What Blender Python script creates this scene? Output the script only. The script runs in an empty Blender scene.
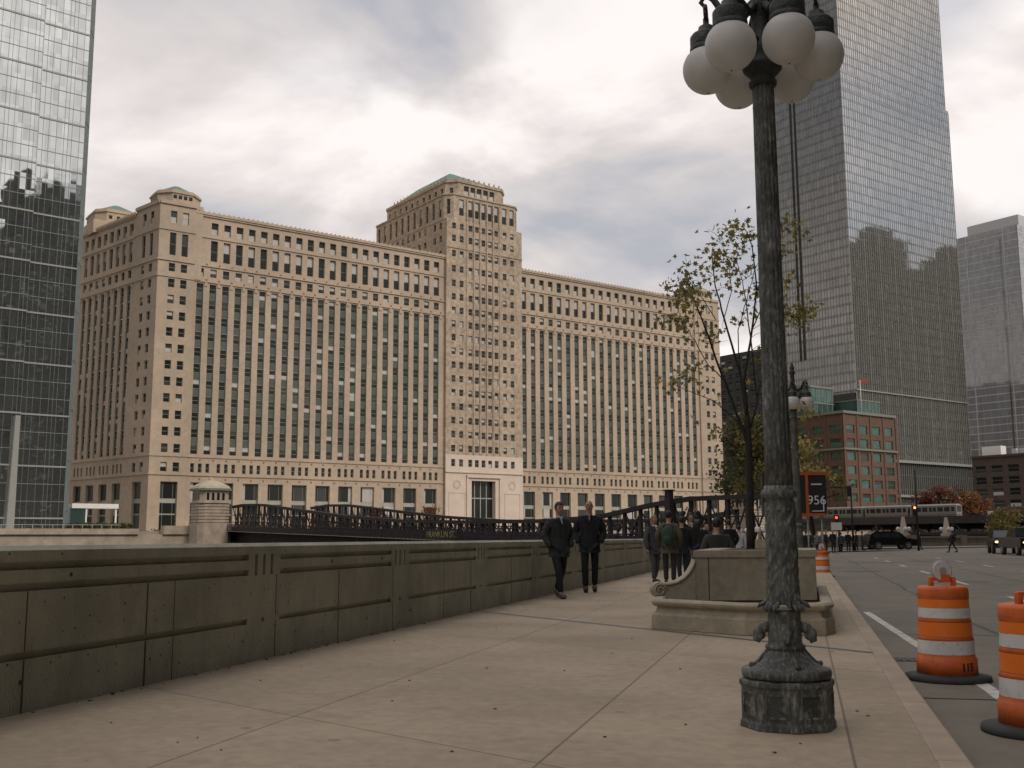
import bpy, bmesh, math, random
from math import sin, cos, pi, radians as R_, atan, sqrt
from mathutils import Vector, Matrix
random.seed(11)
D = bpy.data
sc = bpy.context.scene
COL = sc.collection

# ------------------------------------------------------------------ camera
F, PITCH, ROLL, HC, YAW = 1065.0, atan(154.2 / 1065.0), -0.0042, 1.125, R_(15.132)
fw = Vector((-sin(YAW) * cos(PITCH), cos(YAW) * cos(PITCH), sin(PITCH)))
rt = Vector((cos(YAW), sin(YAW), 0))
up = rt.cross(fw)
rt, up = rt * cos(ROLL) + up * sin(ROLL), up * cos(ROLL) - rt * sin(ROLL)
cd = D.cameras.new('camera'); cam = D.objects.new('camera', cd); COL.objects.link(cam)
m = Matrix((rt, up, -fw)).transposed().to_4x4(); m.translation = (0, 0, HC)
cam.matrix_world = m
cd.sensor_width = 36; cd.lens = 36 * F / 1024; cd.clip_end = 9000; cd.clip_start = 0.05
sc.camera = cam

def at(px, w):                      # plan position seen in column px of the photo, w metres away
    d = fw + rt * ((px - 512) / F) - up * ((537.5 - 384) / F)
    d = d / d.dot(fw) * w
    return Vector((d.x, d.y))
def zz(py, w): return HC + (537.8 - py) / F * w * 1.0

# city grid: x' = east, y' = north
TH = R_(51.3); CE = Vector((cos(TH), sin(TH))); CN = Vector((-sin(TH), cos(TH)))
def city(e, n): return CE * e + CN * n
def en(p): return p.dot(CE), p.dot(CN)

def along(P, U, px):                # how far from P along U until column px is reached
    d = at(px, 1.0)
    return (P.x * d.y - P.y * d.x) / (d.x * U.y - d.y * U.x)

# ------------------------------------------------------------------ materials
def mat(name, col, rough=0.8, var=0.12, scale=1.0, bump=0.0, bscale=30, metal=0.0, col2=None, thr=None, spec=0.5, coat=0, ao=None, big=None, emit=None, estr=0, stretch=None):
    m = D.materials.new(name); m.use_nodes = True
    nt = m.node_tree; N = nt.nodes; L = nt.links
    b = N['Principled BSDF']
    b.inputs['Roughness'].default_value = rough; b.inputs['Metallic'].default_value = metal
    b.inputs['Specular IOR Level'].default_value = spec
    b.inputs['Base Color'].default_value = (*col, 1)
    tc = N.new('ShaderNodeTexCoord'); mp = N.new('ShaderNodeMapping'); L.new(tc.outputs['Object'], mp.inputs[0])
    if stretch: mp.inputs['Scale'].default_value = stretch
    if var > 0 or col2:
        nz = N.new('ShaderNodeTexNoise'); nz.inputs['Scale'].default_value = scale; nz.inputs['Detail'].default_value = 6
        nz.inputs['Roughness'].default_value = 0.62
        L.new(mp.outputs[0], nz.inputs['Vector'])
        cr = N.new('ShaderNodeValToRGB')
        if col2:
            t = thr or (0.42, 0.6)
            cr.color_ramp.elements[0].position = t[0]; cr.color_ramp.elements[1].position = t[1]
            cr.color_ramp.elements[0].color = (*col, 1); cr.color_ramp.elements[1].color = (*col2, 1)
        else:
            cr.color_ramp.elements[0].position = 0.3; cr.color_ramp.elements[1].position = 0.7
            cr.color_ramp.elements[0].color = (*[max(0, c * (1 - var)) for c in col], 1)
            cr.color_ramp.elements[1].color = (*[min(1, c * (1 + var)) for c in col], 1)
        L.new(nz.outputs[0], cr.inputs[0])
        out = cr.outputs[0]
        if big:                      # second, larger, multiplying noise
            n2 = N.new('ShaderNodeTexNoise'); n2.inputs['Scale'].default_value = big[0]; n2.inputs['Detail'].default_value = 5
            L.new(tc.outputs['Object'], n2.inputs['Vector'])
            mr = N.new('ShaderNodeMapRange'); mr.inputs[1].default_value = 0.35; mr.inputs[2].default_value = 0.65
            mr.inputs[3].default_value = 1 - big[1]; mr.inputs[4].default_value = 1 + big[1]
            L.new(n2.outputs[0], mr.inputs[0])
            mx = N.new('ShaderNodeMix'); mx.data_type = 'RGBA'; mx.blend_type = 'MULTIPLY'; mx.inputs[0].default_value = 1
            L.new(out, mx.inputs[6]); L.new(mr.outputs[0], mx.inputs[7]); out = mx.outputs[2]
        L.new(out, b.inputs['Base Color'])
    if bump > 0:
        nb = N.new('ShaderNodeTexNoise'); nb.inputs['Scale'].default_value = bscale; nb.inputs['Detail'].default_value = 5
        L.new(mp.outputs[0], nb.inputs['Vector'])
        bp = N.new('ShaderNodeBump'); bp.inputs['Strength'].default_value = bump; bp.inputs['Distance'].default_value = 0.02
        L.new(nb.outputs[0], bp.inputs['Height']); L.new(bp.outputs[0], b.inputs['Normal'])
    if emit:
        b.inputs['Emission Color'].default_value = (*emit, 1); b.inputs['Emission Strength'].default_value = estr
    m['b'] = 1
    return m

def glass_mat(name, col, rough=0.05, metal=0.9, wave=0.25, wscale=0.35, pane_sz=(1.5, 1.5, 4.15), tilt=.012):
    m = mat(name, col, rough, 0.0, metal=metal)
    nt = m.node_tree; N = nt.nodes; L = nt.links; b = N['Principled BSDF']
    tc = N.new('ShaderNodeTexCoord')
    nb = N.new('ShaderNodeTexNoise'); nb.inputs['Scale'].default_value = wscale; nb.inputs['Detail'].default_value = 2
    L.new(tc.outputs['Object'], nb.inputs['Vector'])
    sn = N.new('ShaderNodeVectorMath'); sn.operation = 'SNAP'; sn.inputs[1].default_value = pane_sz; L.new(tc.outputs['Object'], sn.inputs[0])
    wn = N.new('ShaderNodeTexWhiteNoise'); wn.noise_dimensions = '3D'; L.new(sn.outputs[0], wn.inputs['Vector'])
    mr = N.new('ShaderNodeMapRange'); mr.inputs[3].default_value = 0.82; mr.inputs[4].default_value = 1.1
    L.new(wn.outputs['Value'], mr.inputs[0])
    mx = N.new('ShaderNodeMix'); mx.data_type = 'RGBA'; mx.blend_type = 'MULTIPLY'; mx.inputs[0].default_value = 1
    mx.inputs[6].default_value = (*col, 1); L.new(mr.outputs[0], mx.inputs[7]); L.new(mx.outputs[2], b.inputs['Base Color'])
    bp = N.new('ShaderNodeBump'); bp.inputs['Strength'].default_value = wave; bp.inputs['Distance'].default_value = 0.05
    L.new(nb.outputs[0], bp.inputs['Height'])
    sb = N.new('ShaderNodeVectorMath'); sb.operation = 'SUBTRACT'; sb.inputs[1].default_value = (.5, .5, .5); L.new(wn.outputs['Color'], sb.inputs[0])
    sc_ = N.new('ShaderNodeVectorMath'); sc_.operation = 'SCALE'; sc_.inputs['Scale'].default_value = tilt; L.new(sb.outputs[0], sc_.inputs[0])
    aa = N.new('ShaderNodeVectorMath'); aa.operation = 'ADD'; L.new(bp.outputs[0], aa.inputs[0]); L.new(sc_.outputs[0], aa.inputs[1])
    nn_ = N.new('ShaderNodeVectorMath'); nn_.operation = 'NORMALIZE'; L.new(aa.outputs[0], nn_.inputs[0]); L.new(nn_.outputs[0], b.inputs['Normal'])
    return m

M = {}
M['lime'] = mat('limestone', (0.345, 0.298, 0.222), 0.85, 0.2, 0.9, 0.25, 6, col2=(0.45, 0.335, 0.248), thr=(.36, .64), big=(0.06, 0.12))
M['lime_lt'] = mat('pale_limestone', (0.56, 0.47, 0.385), 0.85, 0.08, 0.4, 0.2, 6)
M['terra'] = mat('red_terracotta_boss', (0.3, 0.13, 0.09), 0.8)
M['green_roof'] = mat('copper_roof', (0.085, 0.16, 0.125), 0.7, 0.2, 0.5)
M['win'] = mat('window_glass', (0.015, 0.018, 0.016), 0.2, 0.0, spec=0.35)
M['win2'] = mat('window_glass_dim', (0.05, 0.052, 0.045), 0.2, 0.2, 0.3, spec=0.35)
M['blind'] = mat('window_blind', (0.42, 0.4, 0.37), 0.6, 0.1, 0.5)
M['sash'] = mat('window_sash', (0.33, 0.325, 0.27), 0.6, 0.1)
M['spandrel'] = mat('green_spandrel', (0.065, 0.082, 0.064), 0.6, 0.25, 0.3)
M['concrete'] = mat('parapet_concrete', (0.365, 0.355, 0.27), 0.9, 0.14, 5, 0.6, 60, big=(1.1, 0.14), stretch=(1, 1, 0.4))
M['stone'] = mat('planter_stone', (0.37, 0.325, 0.235), 0.85, 0.16, 9, 0.35, 50, big=(1.6, 0.13))
M['soil'] = mat('planter_soil', (0.09, 0.065, 0.045), 0.95, 0.4, 25, 0.9, 60)
M['rust_stone'] = mat('embankment_stone', (0.38, 0.31, 0.24), 0.85, 0.25, 0.6, 0.3, 4)
M['asphalt'] = mat('asphalt', (0.19, 0.167, 0.13), 0.9, 0.14, 2.2, 0.5, 90, big=(0.12, 0.13))
M['asphalt_far'] = mat('pale_paving', (0.28, 0.25, 0.215), 0.9, 0.1, 0.4, 0.2, 9)
M['paint'] = mat('road_paint', (0.6, 0.58, 0.53), 0.7, 0.15, 8, col2=(0.27, 0.25, 0.21), thr=(0.45, 0.72))
M['bronze'] = mat('weathered_bronze', (0.086, 0.09, 0.078), 0.62, 0, 46, 0.9, 60, col2=(0.29, 0.29, 0.26), thr=(0.48, 0.74), big=(4, 0.4), stretch=(1, 1, 0.35))
M['bronze_panel'] = mat('stained_bronze_panel', (0.055, 0.06, 0.05), 0.6, 0, 8, 0.6, 50, col2=(0.22, 0.225, 0.2), thr=(0.52, 0.62))
M['bronze_dk'] = mat('dark_bronze', (0.035, 0.04, 0.035), 0.55, 0, 14, 0.5, 50, col2=(0.12, 0.125, 0.11), thr=(0.5, 0.8))
M['globe'] = mat('opal_globe', (0.87, 0.855, 0.81), 0.35, 0.05, 5, spec=0.4, big=(8, 0.05))
M['black'] = mat('black_metal', (0.02, 0.02, 0.02), 0.5, 0.2)
M['truss'] = mat('dark_brown_steel', (0.032, 0.025, 0.023), 0.7, 0.3, 0.8)
M['steel_lt'] = mat('grey_steel', (0.34, 0.34, 0.33), 0.5, 0.1)
M['white'] = mat('off_white_paint', (0.72, 0.7, 0.66), 0.6, 0.05)
M['orange'] = mat('orange_plastic', (0.6, 0.12, 0.02), 0.55, 0.12, 9, 0.3, 12, col2=(.3, .075, .025), thr=(.55, .8), big=(4, 0.18))
M['orange_sheet'] = mat('orange_sheeting', (0.9, 0.2, 0.02), 0.35, 0.08, 14, col2=(.5, .11, .02), thr=(.58, .85))
M['white_sheet'] = mat('white_sheeting', (0.72, 0.7, 0.67), 0.35, 0.1, 16, col2=(.36, .33, .29), thr=(.55, .8), big=(4, 0.1))
M['rubber'] = mat('black_rubber', (0.035, 0.038, 0.035), 0.8, 0.3, 8)
M['lens'] = mat('clear_lens', (0.62, 0.6, 0.6), 0.15, 0.05, 20)
M['brick'] = mat('brown_brick', (0.115, 0.064, 0.042), 0.85, 0.2, 0.6, 0.3, 5)
M['brick_dk'] = mat('dark_brown_brick', (0.075, 0.052, 0.04), 0.85, 0.25, 0.5)
M['teal_glass'] = glass_mat('teal_glass', (0.09, 0.16, 0.135), 0.12, 0.6)
M['teal_blind'] = mat('teal_window_blind', (0.04, 0.13, 0.1), 0.4, 0.3, 0.5)  # blind in its own teal colour
M['cornice'] = mat('grey_green_cornice', (0.17, 0.18, 0.145), 0.7, 0.1)
M['rt_glass'] = glass_mat('silver_curtain_glass', (0.7, 0.675, 0.63), 0.04, 0.92, 0.12, 0.25)
M['rt_mull'] = mat('grey_mullion', (0.27, 0.275, 0.25), 0.5, 0.1)
M['rt_band'] = glass_mat('dark_floor_band_glass', (0.45, 0.43, 0.395), 0.12, 0.85, .3, .3)
M['lt_glass'] = glass_mat('green_silver_glass', (0.7, 0.735, 0.72), 0.03, 0.95, 1.0, 0.16, (1.0, 1.0, 3.06), .02)
M['lt_fin'] = mat('pale_floor_fin', (0.27, 0.275, 0.25), 0.4, 0.05)
M['lt_mull'] = mat('slate_mullion', (0.16, 0.185, 0.18), 0.5, 0.1)
M['fr_glass'] = glass_mat('blue_grey_glass', (0.5, 0.505, 0.5), 0.05, 0.55, 0.4, 0.2)
M['fr_band'] = mat('blue_grey_band', (0.5, 0.505, 0.5), 0.5, 0.05)
M['bark'] = mat('dark_bark', (0.035, 0.028, 0.022), 0.9, 0.3, 8, 0.6, 30)
M['leaf'] = mat('autumn_green_leaf', (0.22, 0.2, 0.06), 0.6, 0.5, 4)
M['leaf_yel'] = mat('yellow_green_leaf', (0.4, 0.31, 0.09), 0.6, 0.4, 4)
M['leaf_dark'] = mat('dark_green_leaf', (0.08, 0.085, 0.032), 0.7, 0.5, 0.8)
M['leaf_olive'] = mat('olive_leaf', (0.2, 0.165, 0.045), 0.7, 0.5, 0.6)
M['leaf_red'] = mat('rust_red_leaf', (0.13, 0.04, 0.025), 0.7, 0.4, 0.5)
M['leaf_orange'] = mat('orange_leaf', (0.2, 0.085, 0.03), 0.7, 0.4, 0.5)
M['skin'] = mat('skin', (0.42, 0.24, 0.17), 0.5, 0.05)
M['hair_dk'] = mat('dark_hair', (0.015, 0.011, 0.009), 0.6, 0.2)
M['hair_lt'] = mat('fair_hair', (0.3, 0.18, 0.1), 0.6, 0.2)
M['shoe'] = mat('dark_shoe', (0.02, 0.017, 0.015), 0.5, 0.1)
M['car_black'] = mat('black_car_paint', (0.008, 0.009, 0.009), 0.25, 0.0, spec=0.4)
M['car_glass'] = mat('car_glass', (0.02, 0.03, 0.03), 0.05, 0.0, spec=0.8)
M['rim'] = mat('wheel_rim', (0.35, 0.35, 0.35), 0.3, 0.0, metal=0.8)
M['water'] = mat('river_water', (0.02, 0.04, 0.035), 0.1, 0.1, 0.1, 0.6, 0.8)
M['far_block'] = mat('grey_facade', (0.045, 0.046, 0.04), 0.85, 0.15, 0.2)
M['far_tan'] = mat('tan_facade', (0.3, 0.26, 0.22), 0.85, 0.1, 0.2)

for k_ in list(M):
    if k_.startswith('leaf') or k_ == 'globe':
        nt = M[k_].node_tree; b = nt.nodes['Principled BSDF']; tr = nt.nodes.new('ShaderNodeBsdfTranslucent'); ms = nt.nodes.new('ShaderNodeMixShader'); ms.inputs[0].default_value = .4
        nt.links.new(b.inputs['Base Color'].links[0].from_socket, tr.inputs[0])
        nt.links.new(b.outputs[0], ms.inputs[1]); nt.links.new(tr.outputs[0], ms.inputs[2]); nt.links.new(ms.outputs[0], nt.nodes['Material Output'].inputs[0])
# ------------------------------------------------------------------ mesh builder
class MB:
    def __init__(s): s.v = []; s.f = []; s.m = []; s.sm = []
    def face(s, pts, mi=0, sm=False):
        i = len(s.v); s.v += [tuple(p) for p in pts]; s.f.append(tuple(range(i, i + len(pts)))); s.m.append(mi); s.sm.append(sm)
    def box(s, x0, x1, y0, y1, z0, z1, mi=0, T=None):
        c = [(x0, y0, z0), (x1, y0, z0), (x1, y1, z0), (x0, y1, z0), (x0, y0, z1), (x1, y0, z1), (x1, y1, z1), (x0, y1, z1)]
        if T: c = [T(*p) for p in c]
        i = len(s.v); s.v += [tuple(p) for p in c]
        for f in ((0, 3, 2, 1), (4, 5, 6, 7), (0, 1, 5, 4), (1, 2, 6, 5), (2, 3, 7, 6), (3, 0, 4, 7)):
            s.f.append(tuple(i + k for k in f)); s.m.append(mi); s.sm.append(False)
    def prism(s, poly, z0, z1, mi=0, poly2=None, cap=True):
        q = poly2 or poly; n = len(poly); i = len(s.v)
        s.v += [(p[0], p[1], z0) for p in poly] + [(p[0], p[1], z1) for p in q]
        for k in range(n):
            s.f.append((i + k, i + (k + 1) % n, i + n + (k + 1) % n, i + n + k)); s.m.append(mi); s.sm.append(False)
        if cap:
            s.f.append(tuple(i + n + k for k in range(n))); s.m.append(mi); s.sm.append(False)
            s.f.append(tuple(i + k for k in reversed(range(n)))); s.m.append(mi); s.sm.append(False)
    def lathe(s, prof, seg=24, c=(0, 0, 0), mi=0, sm=True, fn=None, ph=0.0, cap=True):
        i = len(s.v); n = len(prof)
        for (r, z) in prof:
            for k in range(seg):
                a = 2 * pi * k / seg + ph; rr = r * (fn(a, z) if fn else 1)
                s.v.append((c[0] + rr * cos(a), c[1] + rr * sin(a), c[2] + z))
        for j in range(n - 1):
            for k in range(seg):
                s.f.append((i + j * seg + k, i + j * seg + (k + 1) % seg, i + (j + 1) * seg + (k + 1) % seg, i + (j + 1) * seg + k)); s.m.append(mi); s.sm.append(sm)
        if cap:
            s.f.append(tuple(i + k for k in reversed(range(seg)))); s.m.append(mi); s.sm.append(False)
            s.f.append(tuple(i + (n - 1) * seg + k for k in range(seg))); s.m.append(mi); s.sm.append(False)
    def tube(s, pts, rad, seg=8, mi=0, sm=True):
        pts = [Vector(p) for p in pts]; n = len(pts)
        if not isinstance(rad, (list, tuple)): rad = [rad] * n
        i = len(s.v); prev = None
        for j, p in enumerate(pts):
            t = (pts[min(j + 1, n - 1)] - pts[max(j - 1, 0)]); t = t.normalized() if t.length > 1e-9 else Vector((0, 0, 1))
            if prev is None:
                a = Vector((0, 0, 1)) if abs(t.z) < 0.9 else Vector((1, 0, 0)); x = t.cross(a).normalized()
            else:
                x = (prev - t * prev.dot(t)).normalized()
            prev = x; y = t.cross(x)
            for k in range(seg):
                a = 2 * pi * k / seg; s.v.append(tuple(p + (x * cos(a) + y * sin(a)) * rad[j]))
        for j in range(n - 1):
            for k in range(seg):
                s.f.append((i + j * seg + k, i + j * seg + (k + 1) % seg, i + (j + 1) * seg + (k + 1) % seg, i + (j + 1) * seg + k)); s.m.append(mi); s.sm.append(sm)
        s.f.append(tuple(i + k for k in reversed(range(seg)))); s.m.append(mi); s.sm.append(False)
        s.f.append(tuple(i + (n - 1) * seg + k for k in range(seg))); s.m.append(mi); s.sm.append(False)
    def ball(s, c, r, seg=16, rings=10, mi=0, sq=(1, 1, 1)):
        prof = []
        i = len(s.v)
        for j in range(rings + 1):
            t = pi * j / rings
            for k in range(seg):
                a = 2 * pi * k / seg
                s.v.append((c[0] + r * sq[0] * sin(t) * cos(a), c[1] + r * sq[1] * sin(t) * sin(a), c[2] - r * sq[2] * cos(t)))
        for j in range(rings):
            for k in range(seg):
                s.f.append((i + j * seg + k, i + j * seg + (k + 1) % seg, i + (j + 1) * seg + (k + 1) % seg, i + (j + 1) * seg + k)); s.m.append(mi); s.sm.append(True)
    def build(s, name, mats, parent=None, weld=False):
        me = D.meshes.new(name)
        me.from_pydata(s.v, [], s.f)
        if not isinstance(mats, (list, tuple)): mats = [mats]
        for x in mats: me.materials.append(M[x] if isinstance(x, str) else x)
        me.polygons.foreach_set('material_index', s.m); me.polygons.foreach_set('use_smooth', s.sm)
        me.update()
        if weld:
            bm = bmesh.new(); bm.from_mesh(me); bmesh.ops.remove_doubles(bm, verts=bm.verts, dist=1e-4)
            bm.to_mesh(me); bm.free()
        o = D.objects.new(name, me); COL.objects.link(o)
        if parent: o.parent = parent
        return o

def bevel(o, w, seg=2):
    md = o.modifiers.new('bevel', 'BEVEL'); md.width = w; md.segments = seg; md.limit_method = 'ANGLE'; md.angle_limit = R_(35)
def tag(o, label=None, cat=None, group=None, kind=None):
    if label: o['label'] = label
    if cat: o['category'] = cat
    if group: o['group'] = group
    if kind: o['kind'] = kind
    return o
def thing(name, label, cat, loc=(0, 0, 0), rz=0.0, group=None):
    o = D.objects.new(name, None); COL.objects.link(o); o.location = loc; o.rotation_euler = (0, 0, rz)
    o.empty_display_size = 0.3
    return tag(o, label, cat, group)
def dup(root, loc, rz, label, group=None):
    r = root.copy(); COL.objects.link(r); r.location = loc; r.rotation_euler = (0, 0, rz); r['label'] = label
    if group: r['group'] = group
    for ch in list(root.children):
        c = ch.copy(); COL.objects.link(c); c.parent = r
        for g in list(ch.children):
            d = g.copy(); COL.objects.link(d); d.parent = c
    return r

# ------------------------------------------------------------------ facade tool
class Frame:                       # s along the wall, o outward, z up
    def __init__(s, org, u):
        s.o = Vector(org); s.u = Vector(u).normalized(); s.n = Vector((s.u.y, -s.u.x))
    def __call__(s, a, out, z):
        p = s.o + s.u * a + s.n * out
        return (p.x, p.y, z)
def band(mb, fr, s0, s1, z0, z1, ops, depth=0.4, out=0.0, mi=0, lintel=True):
    """a course of wall from z0 to z1 with openings ops [(sa, sb, za, zb)]"""
    ops = sorted(ops)
    def q(a, b, c, d):
        if b - a > 1e-4 and d - c > 1e-4: mb.face([fr(a, out, c), fr(b, out, c), fr(b, out, d), fr(a, out, d)], mi)
    x = s0
    for (a, b, c, d) in ops:
        q(x, a, z0, z1); q(a, b, z0, c); q(a, b, d, z1); x = b
        mb.face([fr(a, out, c), fr(a, out - depth, c), fr(a, out - depth, d), fr(a, out, d)][::-1], mi)
        mb.face([fr(b, out, c), fr(b, out - depth, c), fr(b, out - depth, d), fr(b, out, d)], mi)
        mb.face([fr(a, out, c), fr(b, out, c), fr(b, out - depth, c), fr(a, out - depth, c)], mi)
        mb.face([fr(a, out, d), fr(b, out, d), fr(b, out - depth, d), fr(a, out - depth, d)][::-1], mi)
    q(x, s1, z0, z1)
def pane(mb, fr, a, b, c, d, out, up_m, lo_m, split=0.5, fb=0.09):
    """window: frame sheet (0 sash) with two panes set proud of it"""
    mb.face([fr(a, out, c), fr(b, out, c), fr(b, out, d), fr(a, out, d)], 0)
    h = c + (d - c) * split
    for (z0, z1, mm) in ((c + fb, h - fb / 2, lo_m), (h + fb / 2, d - fb, up_m)):
        mb.face([fr(a + fb, out + .03, z0), fr(b - fb, out + .03, z0), fr(b - fb, out + .03, z1), fr(a + fb, out + .03, z1)], mm)
WM = ['sash', 'win', 'win2', 'blind', 'spandrel']
def rnd_pane(p_blind=0.18, p_dim=0.3):
    r = random.random()
    return 3 if r < p_blind else (2 if r < p_blind + p_dim else 1)

# ================================================================== GROUND
mb = MB()
mb.box(-3500, 3500, -3000, 3500, -7.5, -6, 0)
o = mb.build('river', 'water'); tag(o, kind='structure')
near = [(-5.3, -400), (900, -400), tuple(city(1400, 72.0)), tuple(city(84.4, 72.0))[:2], (-5.3, 107.9)]
mb = MB(); mb.prism([(p[0], p[1]) for p in near], -6.5, -0.15)
o = mb.build('road', 'asphalt'); tag(o, kind='structure')
far = [tuple(city(-600, 178)), tuple(city(2600, 178)), tuple(city(2600, 3000)), tuple(city(-600, 3000))]
mb = MB(); mb.prism(far, -6.5, 2.5)
o = mb.build('far_bank_ground', 'asphalt_far'); tag(o, kind='structure')

# sidewalk: concrete with real joint lines in its material (world metres)
def N_c(N, L, v):
    q = N.new('ShaderNodeSeparateXYZ'); L.new(v.outputs['Color'], q.inputs[0]); return q.outputs[0]
def sidewalk_mat():
    m = mat('sidewalk_concrete', (0.39, 0.313, 0.22), 0.88, 0.13, 9, 0.5, 140, big=(0.6, 0.13))
    nt = m.node_tree; N = nt.nodes; L = nt.links; b = N['Principled BSDF']
    src = b.inputs['Base Color'].links[0].from_socket
    geo = N.new('ShaderNodeNewGeometry'); sp = N.new('ShaderNodeSeparateXYZ'); L.new(geo.outputs['Position'], sp.inputs[0])
    def math_(op, a, c=None, d=None):
        n = N.new('ShaderNodeMath'); n.operation = op
        for i, v in enumerate((a, c, d)):
            if v is None: continue
            if isinstance(v, (int, float)): n.inputs[i].default_value = v
            else: L.new(v, n.inputs[i])
        return n.outputs[0]
    X, Y = sp.outputs[0], sp.outputs[1]
    lines = []
    for x0, w in ((-3.2, .008), (-1.34, .008), (0.2, .008)):
        lines.append(math_('LESS_THAN', math_('ABSOLUTE', math_('SUBTRACT', X, x0)), w))
    # skewed cross joints: y + 0.8 x  = c
    sk = math_('ADD', Y, math_('MULTIPLY', X, 0.55))
    pm = math_('ABSOLUTE', math_('SUBTRACT', math_('FLOORED_MODULO', math_('ADD', sk, 0.6), 5.3), 2.65))
    lines.append(math_('GREATER_THAN', pm, 2.65 - .009))
    t = lines[0]
    for l in lines[1:]: t = math_('MAXIMUM', t, l)
    kx = math_('ADD', math_('GREATER_THAN', X, -3.2), math_('ADD', math_('GREATER_THAN', X, -1.34), math_('GREATER_THAN', X, .2)))
    ky = math_('FLOOR', math_('DIVIDE', math_('ADD', sk, 0.6), 5.3))
    cv = N.new('ShaderNodeCombineXYZ'); L.new(kx, cv.inputs[0]); L.new(ky, cv.inputs[1]); wn = N.new('ShaderNodeTexWhiteNoise'); L.new(cv.outputs[0], wn.inputs['Vector'])
    tone = math_('ADD', math_('MULTIPLY', wn.outputs['Value'], .16), .92)
    st = N.new('ShaderNodeTexNoise'); st.inputs['Scale'].default_value = 2.2; st.inputs['Detail'].default_value = 8; st.inputs['Roughness'].default_value = .7; L.new(geo.outputs['Position'], st.inputs['Vector'])
    sr = N.new('ShaderNodeMapRange'); sr.inputs[1].default_value = .58; sr.inputs[2].default_value = .72; sr.inputs[3].default_value = 1; sr.inputs[4].default_value = .8; L.new(st.outputs[0], sr.inputs[0])
    tone = math_('MULTIPLY', tone, sr.outputs[0])
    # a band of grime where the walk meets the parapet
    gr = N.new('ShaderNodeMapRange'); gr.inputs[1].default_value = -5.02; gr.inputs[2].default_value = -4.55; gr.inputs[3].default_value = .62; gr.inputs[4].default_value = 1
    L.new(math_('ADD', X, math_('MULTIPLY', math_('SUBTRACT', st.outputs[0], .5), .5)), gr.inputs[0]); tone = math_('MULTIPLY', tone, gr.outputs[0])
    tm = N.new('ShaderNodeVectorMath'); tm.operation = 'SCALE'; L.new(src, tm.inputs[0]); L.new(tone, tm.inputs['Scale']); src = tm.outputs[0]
    v3 = N.new('ShaderNodeTexVoronoi'); v3.inputs['Scale'].default_value = 5; L.new(geo.outputs['Position'], v3.inputs['Vector'])
    sp2 = math_('MULTIPLY', math_('LESS_THAN', v3.outputs['Distance'], .06), math_('GREATER_THAN', N_c(N, L, v3), .8))
    # spots of gum and small stains
    vo = N.new('ShaderNodeTexVoronoi'); vo.inputs['Scale'].default_value = 1.3; L.new(geo.outputs['Position'], vo.inputs['Vector'])
    spot = math_('LESS_THAN', vo.outputs['Distance'], 0.05)
    t2 = math_('MAXIMUM', math_('MAXIMUM', math_('MULTIPLY', t, 0.6), math_('MULTIPLY', spot, 0.35)), math_('MULTIPLY', sp2, .4))
    mx = N.new('ShaderNodeMix'); mx.data_type = 'RGBA'; L.new(t2, mx.inputs[0]); L.new(src, mx.inputs[6]); mx.inputs[7].default_value = (.07, .055, .045, 1)
    L.new(mx.outputs[2], b.inputs['Base Color'])
    return m
M['walk'] = sidewalk_mat()
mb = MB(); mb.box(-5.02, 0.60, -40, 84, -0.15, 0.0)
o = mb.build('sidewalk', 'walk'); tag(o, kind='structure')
M['kerb'] = mat('kerb_concrete', (0.38, 0.295, 0.215), 0.85, 0.12, 3, 0.3, 60, big=(1.0, 0.12))
mb = MB()
y = -40.0
while y < 84: mb.box(0.60, 0.77, y + .006, y + 1.994, -0.15, 0.002); y += 2.0
o = mb.build('kerb', 'kerb'); tag(o, kind='structure'); bevel(o, 0.015)
# steel expansion joint across the walk
mb = MB(); a, b_ = Vector((-5.0, 16.25)), Vector((0.60, 11.25)); u = (b_ - a).normalized(); n = Vector((-u.y, u.x)) * .05
mb.face([(*(a - n), .004), (*(b_ - n), .004), (*(b_ + n), .004), (*(a + n), .004)])
o = mb.build('expansion_joint', mat('joint_steel', (0.09, 0.105, 0.1), 0.55, 0.2, 8)); tag(o, kind='structure')

# road paint
mb = MB()
edge = [(1.52, 4), (1.46, 9.8), (1.43, 10.6), (1.24, 13.9), (0.98, 19.5)]
for (x0, y0), (x1, y1) in zip(edge, edge[1:]): mb.face([(x0 - .06, y0, -.146), (x0 + .06, y0, -.146), (x1 + .06, y1, -.146), (x1 - .06, y1, -.146)])
y = 13.0
while y < 70:
    mb.face([(4.1, y, -.146), (4.22, y, -.146), (4.22, y + 3, -.146), (4.1, y + 3, -.146)]); y += 9
y = 22
while y < 70:
    mb.face([(7.6, y, -.146), (7.72, y, -.146), (7.72, y + 3, -.146), (7.6, y + 3, -.146)]); y += 9
o = mb.build('road_markings', 'paint'); tag(o, kind='structure')
M['patch'] = mat('asphalt_patch', (0.1, 0.092, 0.08), 0.9, 0.15, 5, 0.4, 90)
mb = MB()
for (x, y, w, h) in ((2.0, 42, 1.6, 1.2), (4.6, 33, .9, .5), (3.2, 56, 3.0, 1.3), (6.4, 60, 2.5, 1.2), (2.9, 17.2, .4, .25)):
    mb.prism([(x + w * .5 * cos(t * pi / 4) , y + h * .5 * sin(t * pi / 4)) for t in range(8)], -.152, -.147)
o = mb.build('asphalt_patches', 'patch'); tag(o, kind='structure')
mb = MB(); random.seed(77)
for x0 in (2.35, 5.9, 9.4):
    y = 5.0; x = x0
    while y < 88:
        x1 = x0 + random.gauss(0, .03); w_ = random.uniform(.015, .035)
        mb.face([(x - w_, y, -.1455), (x + w_, y, -.1455), (x1 + w_, y + 1.5, -.1455), (x1 - w_, y + 1.5, -.1455)]); x = x1; y += 1.5
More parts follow.
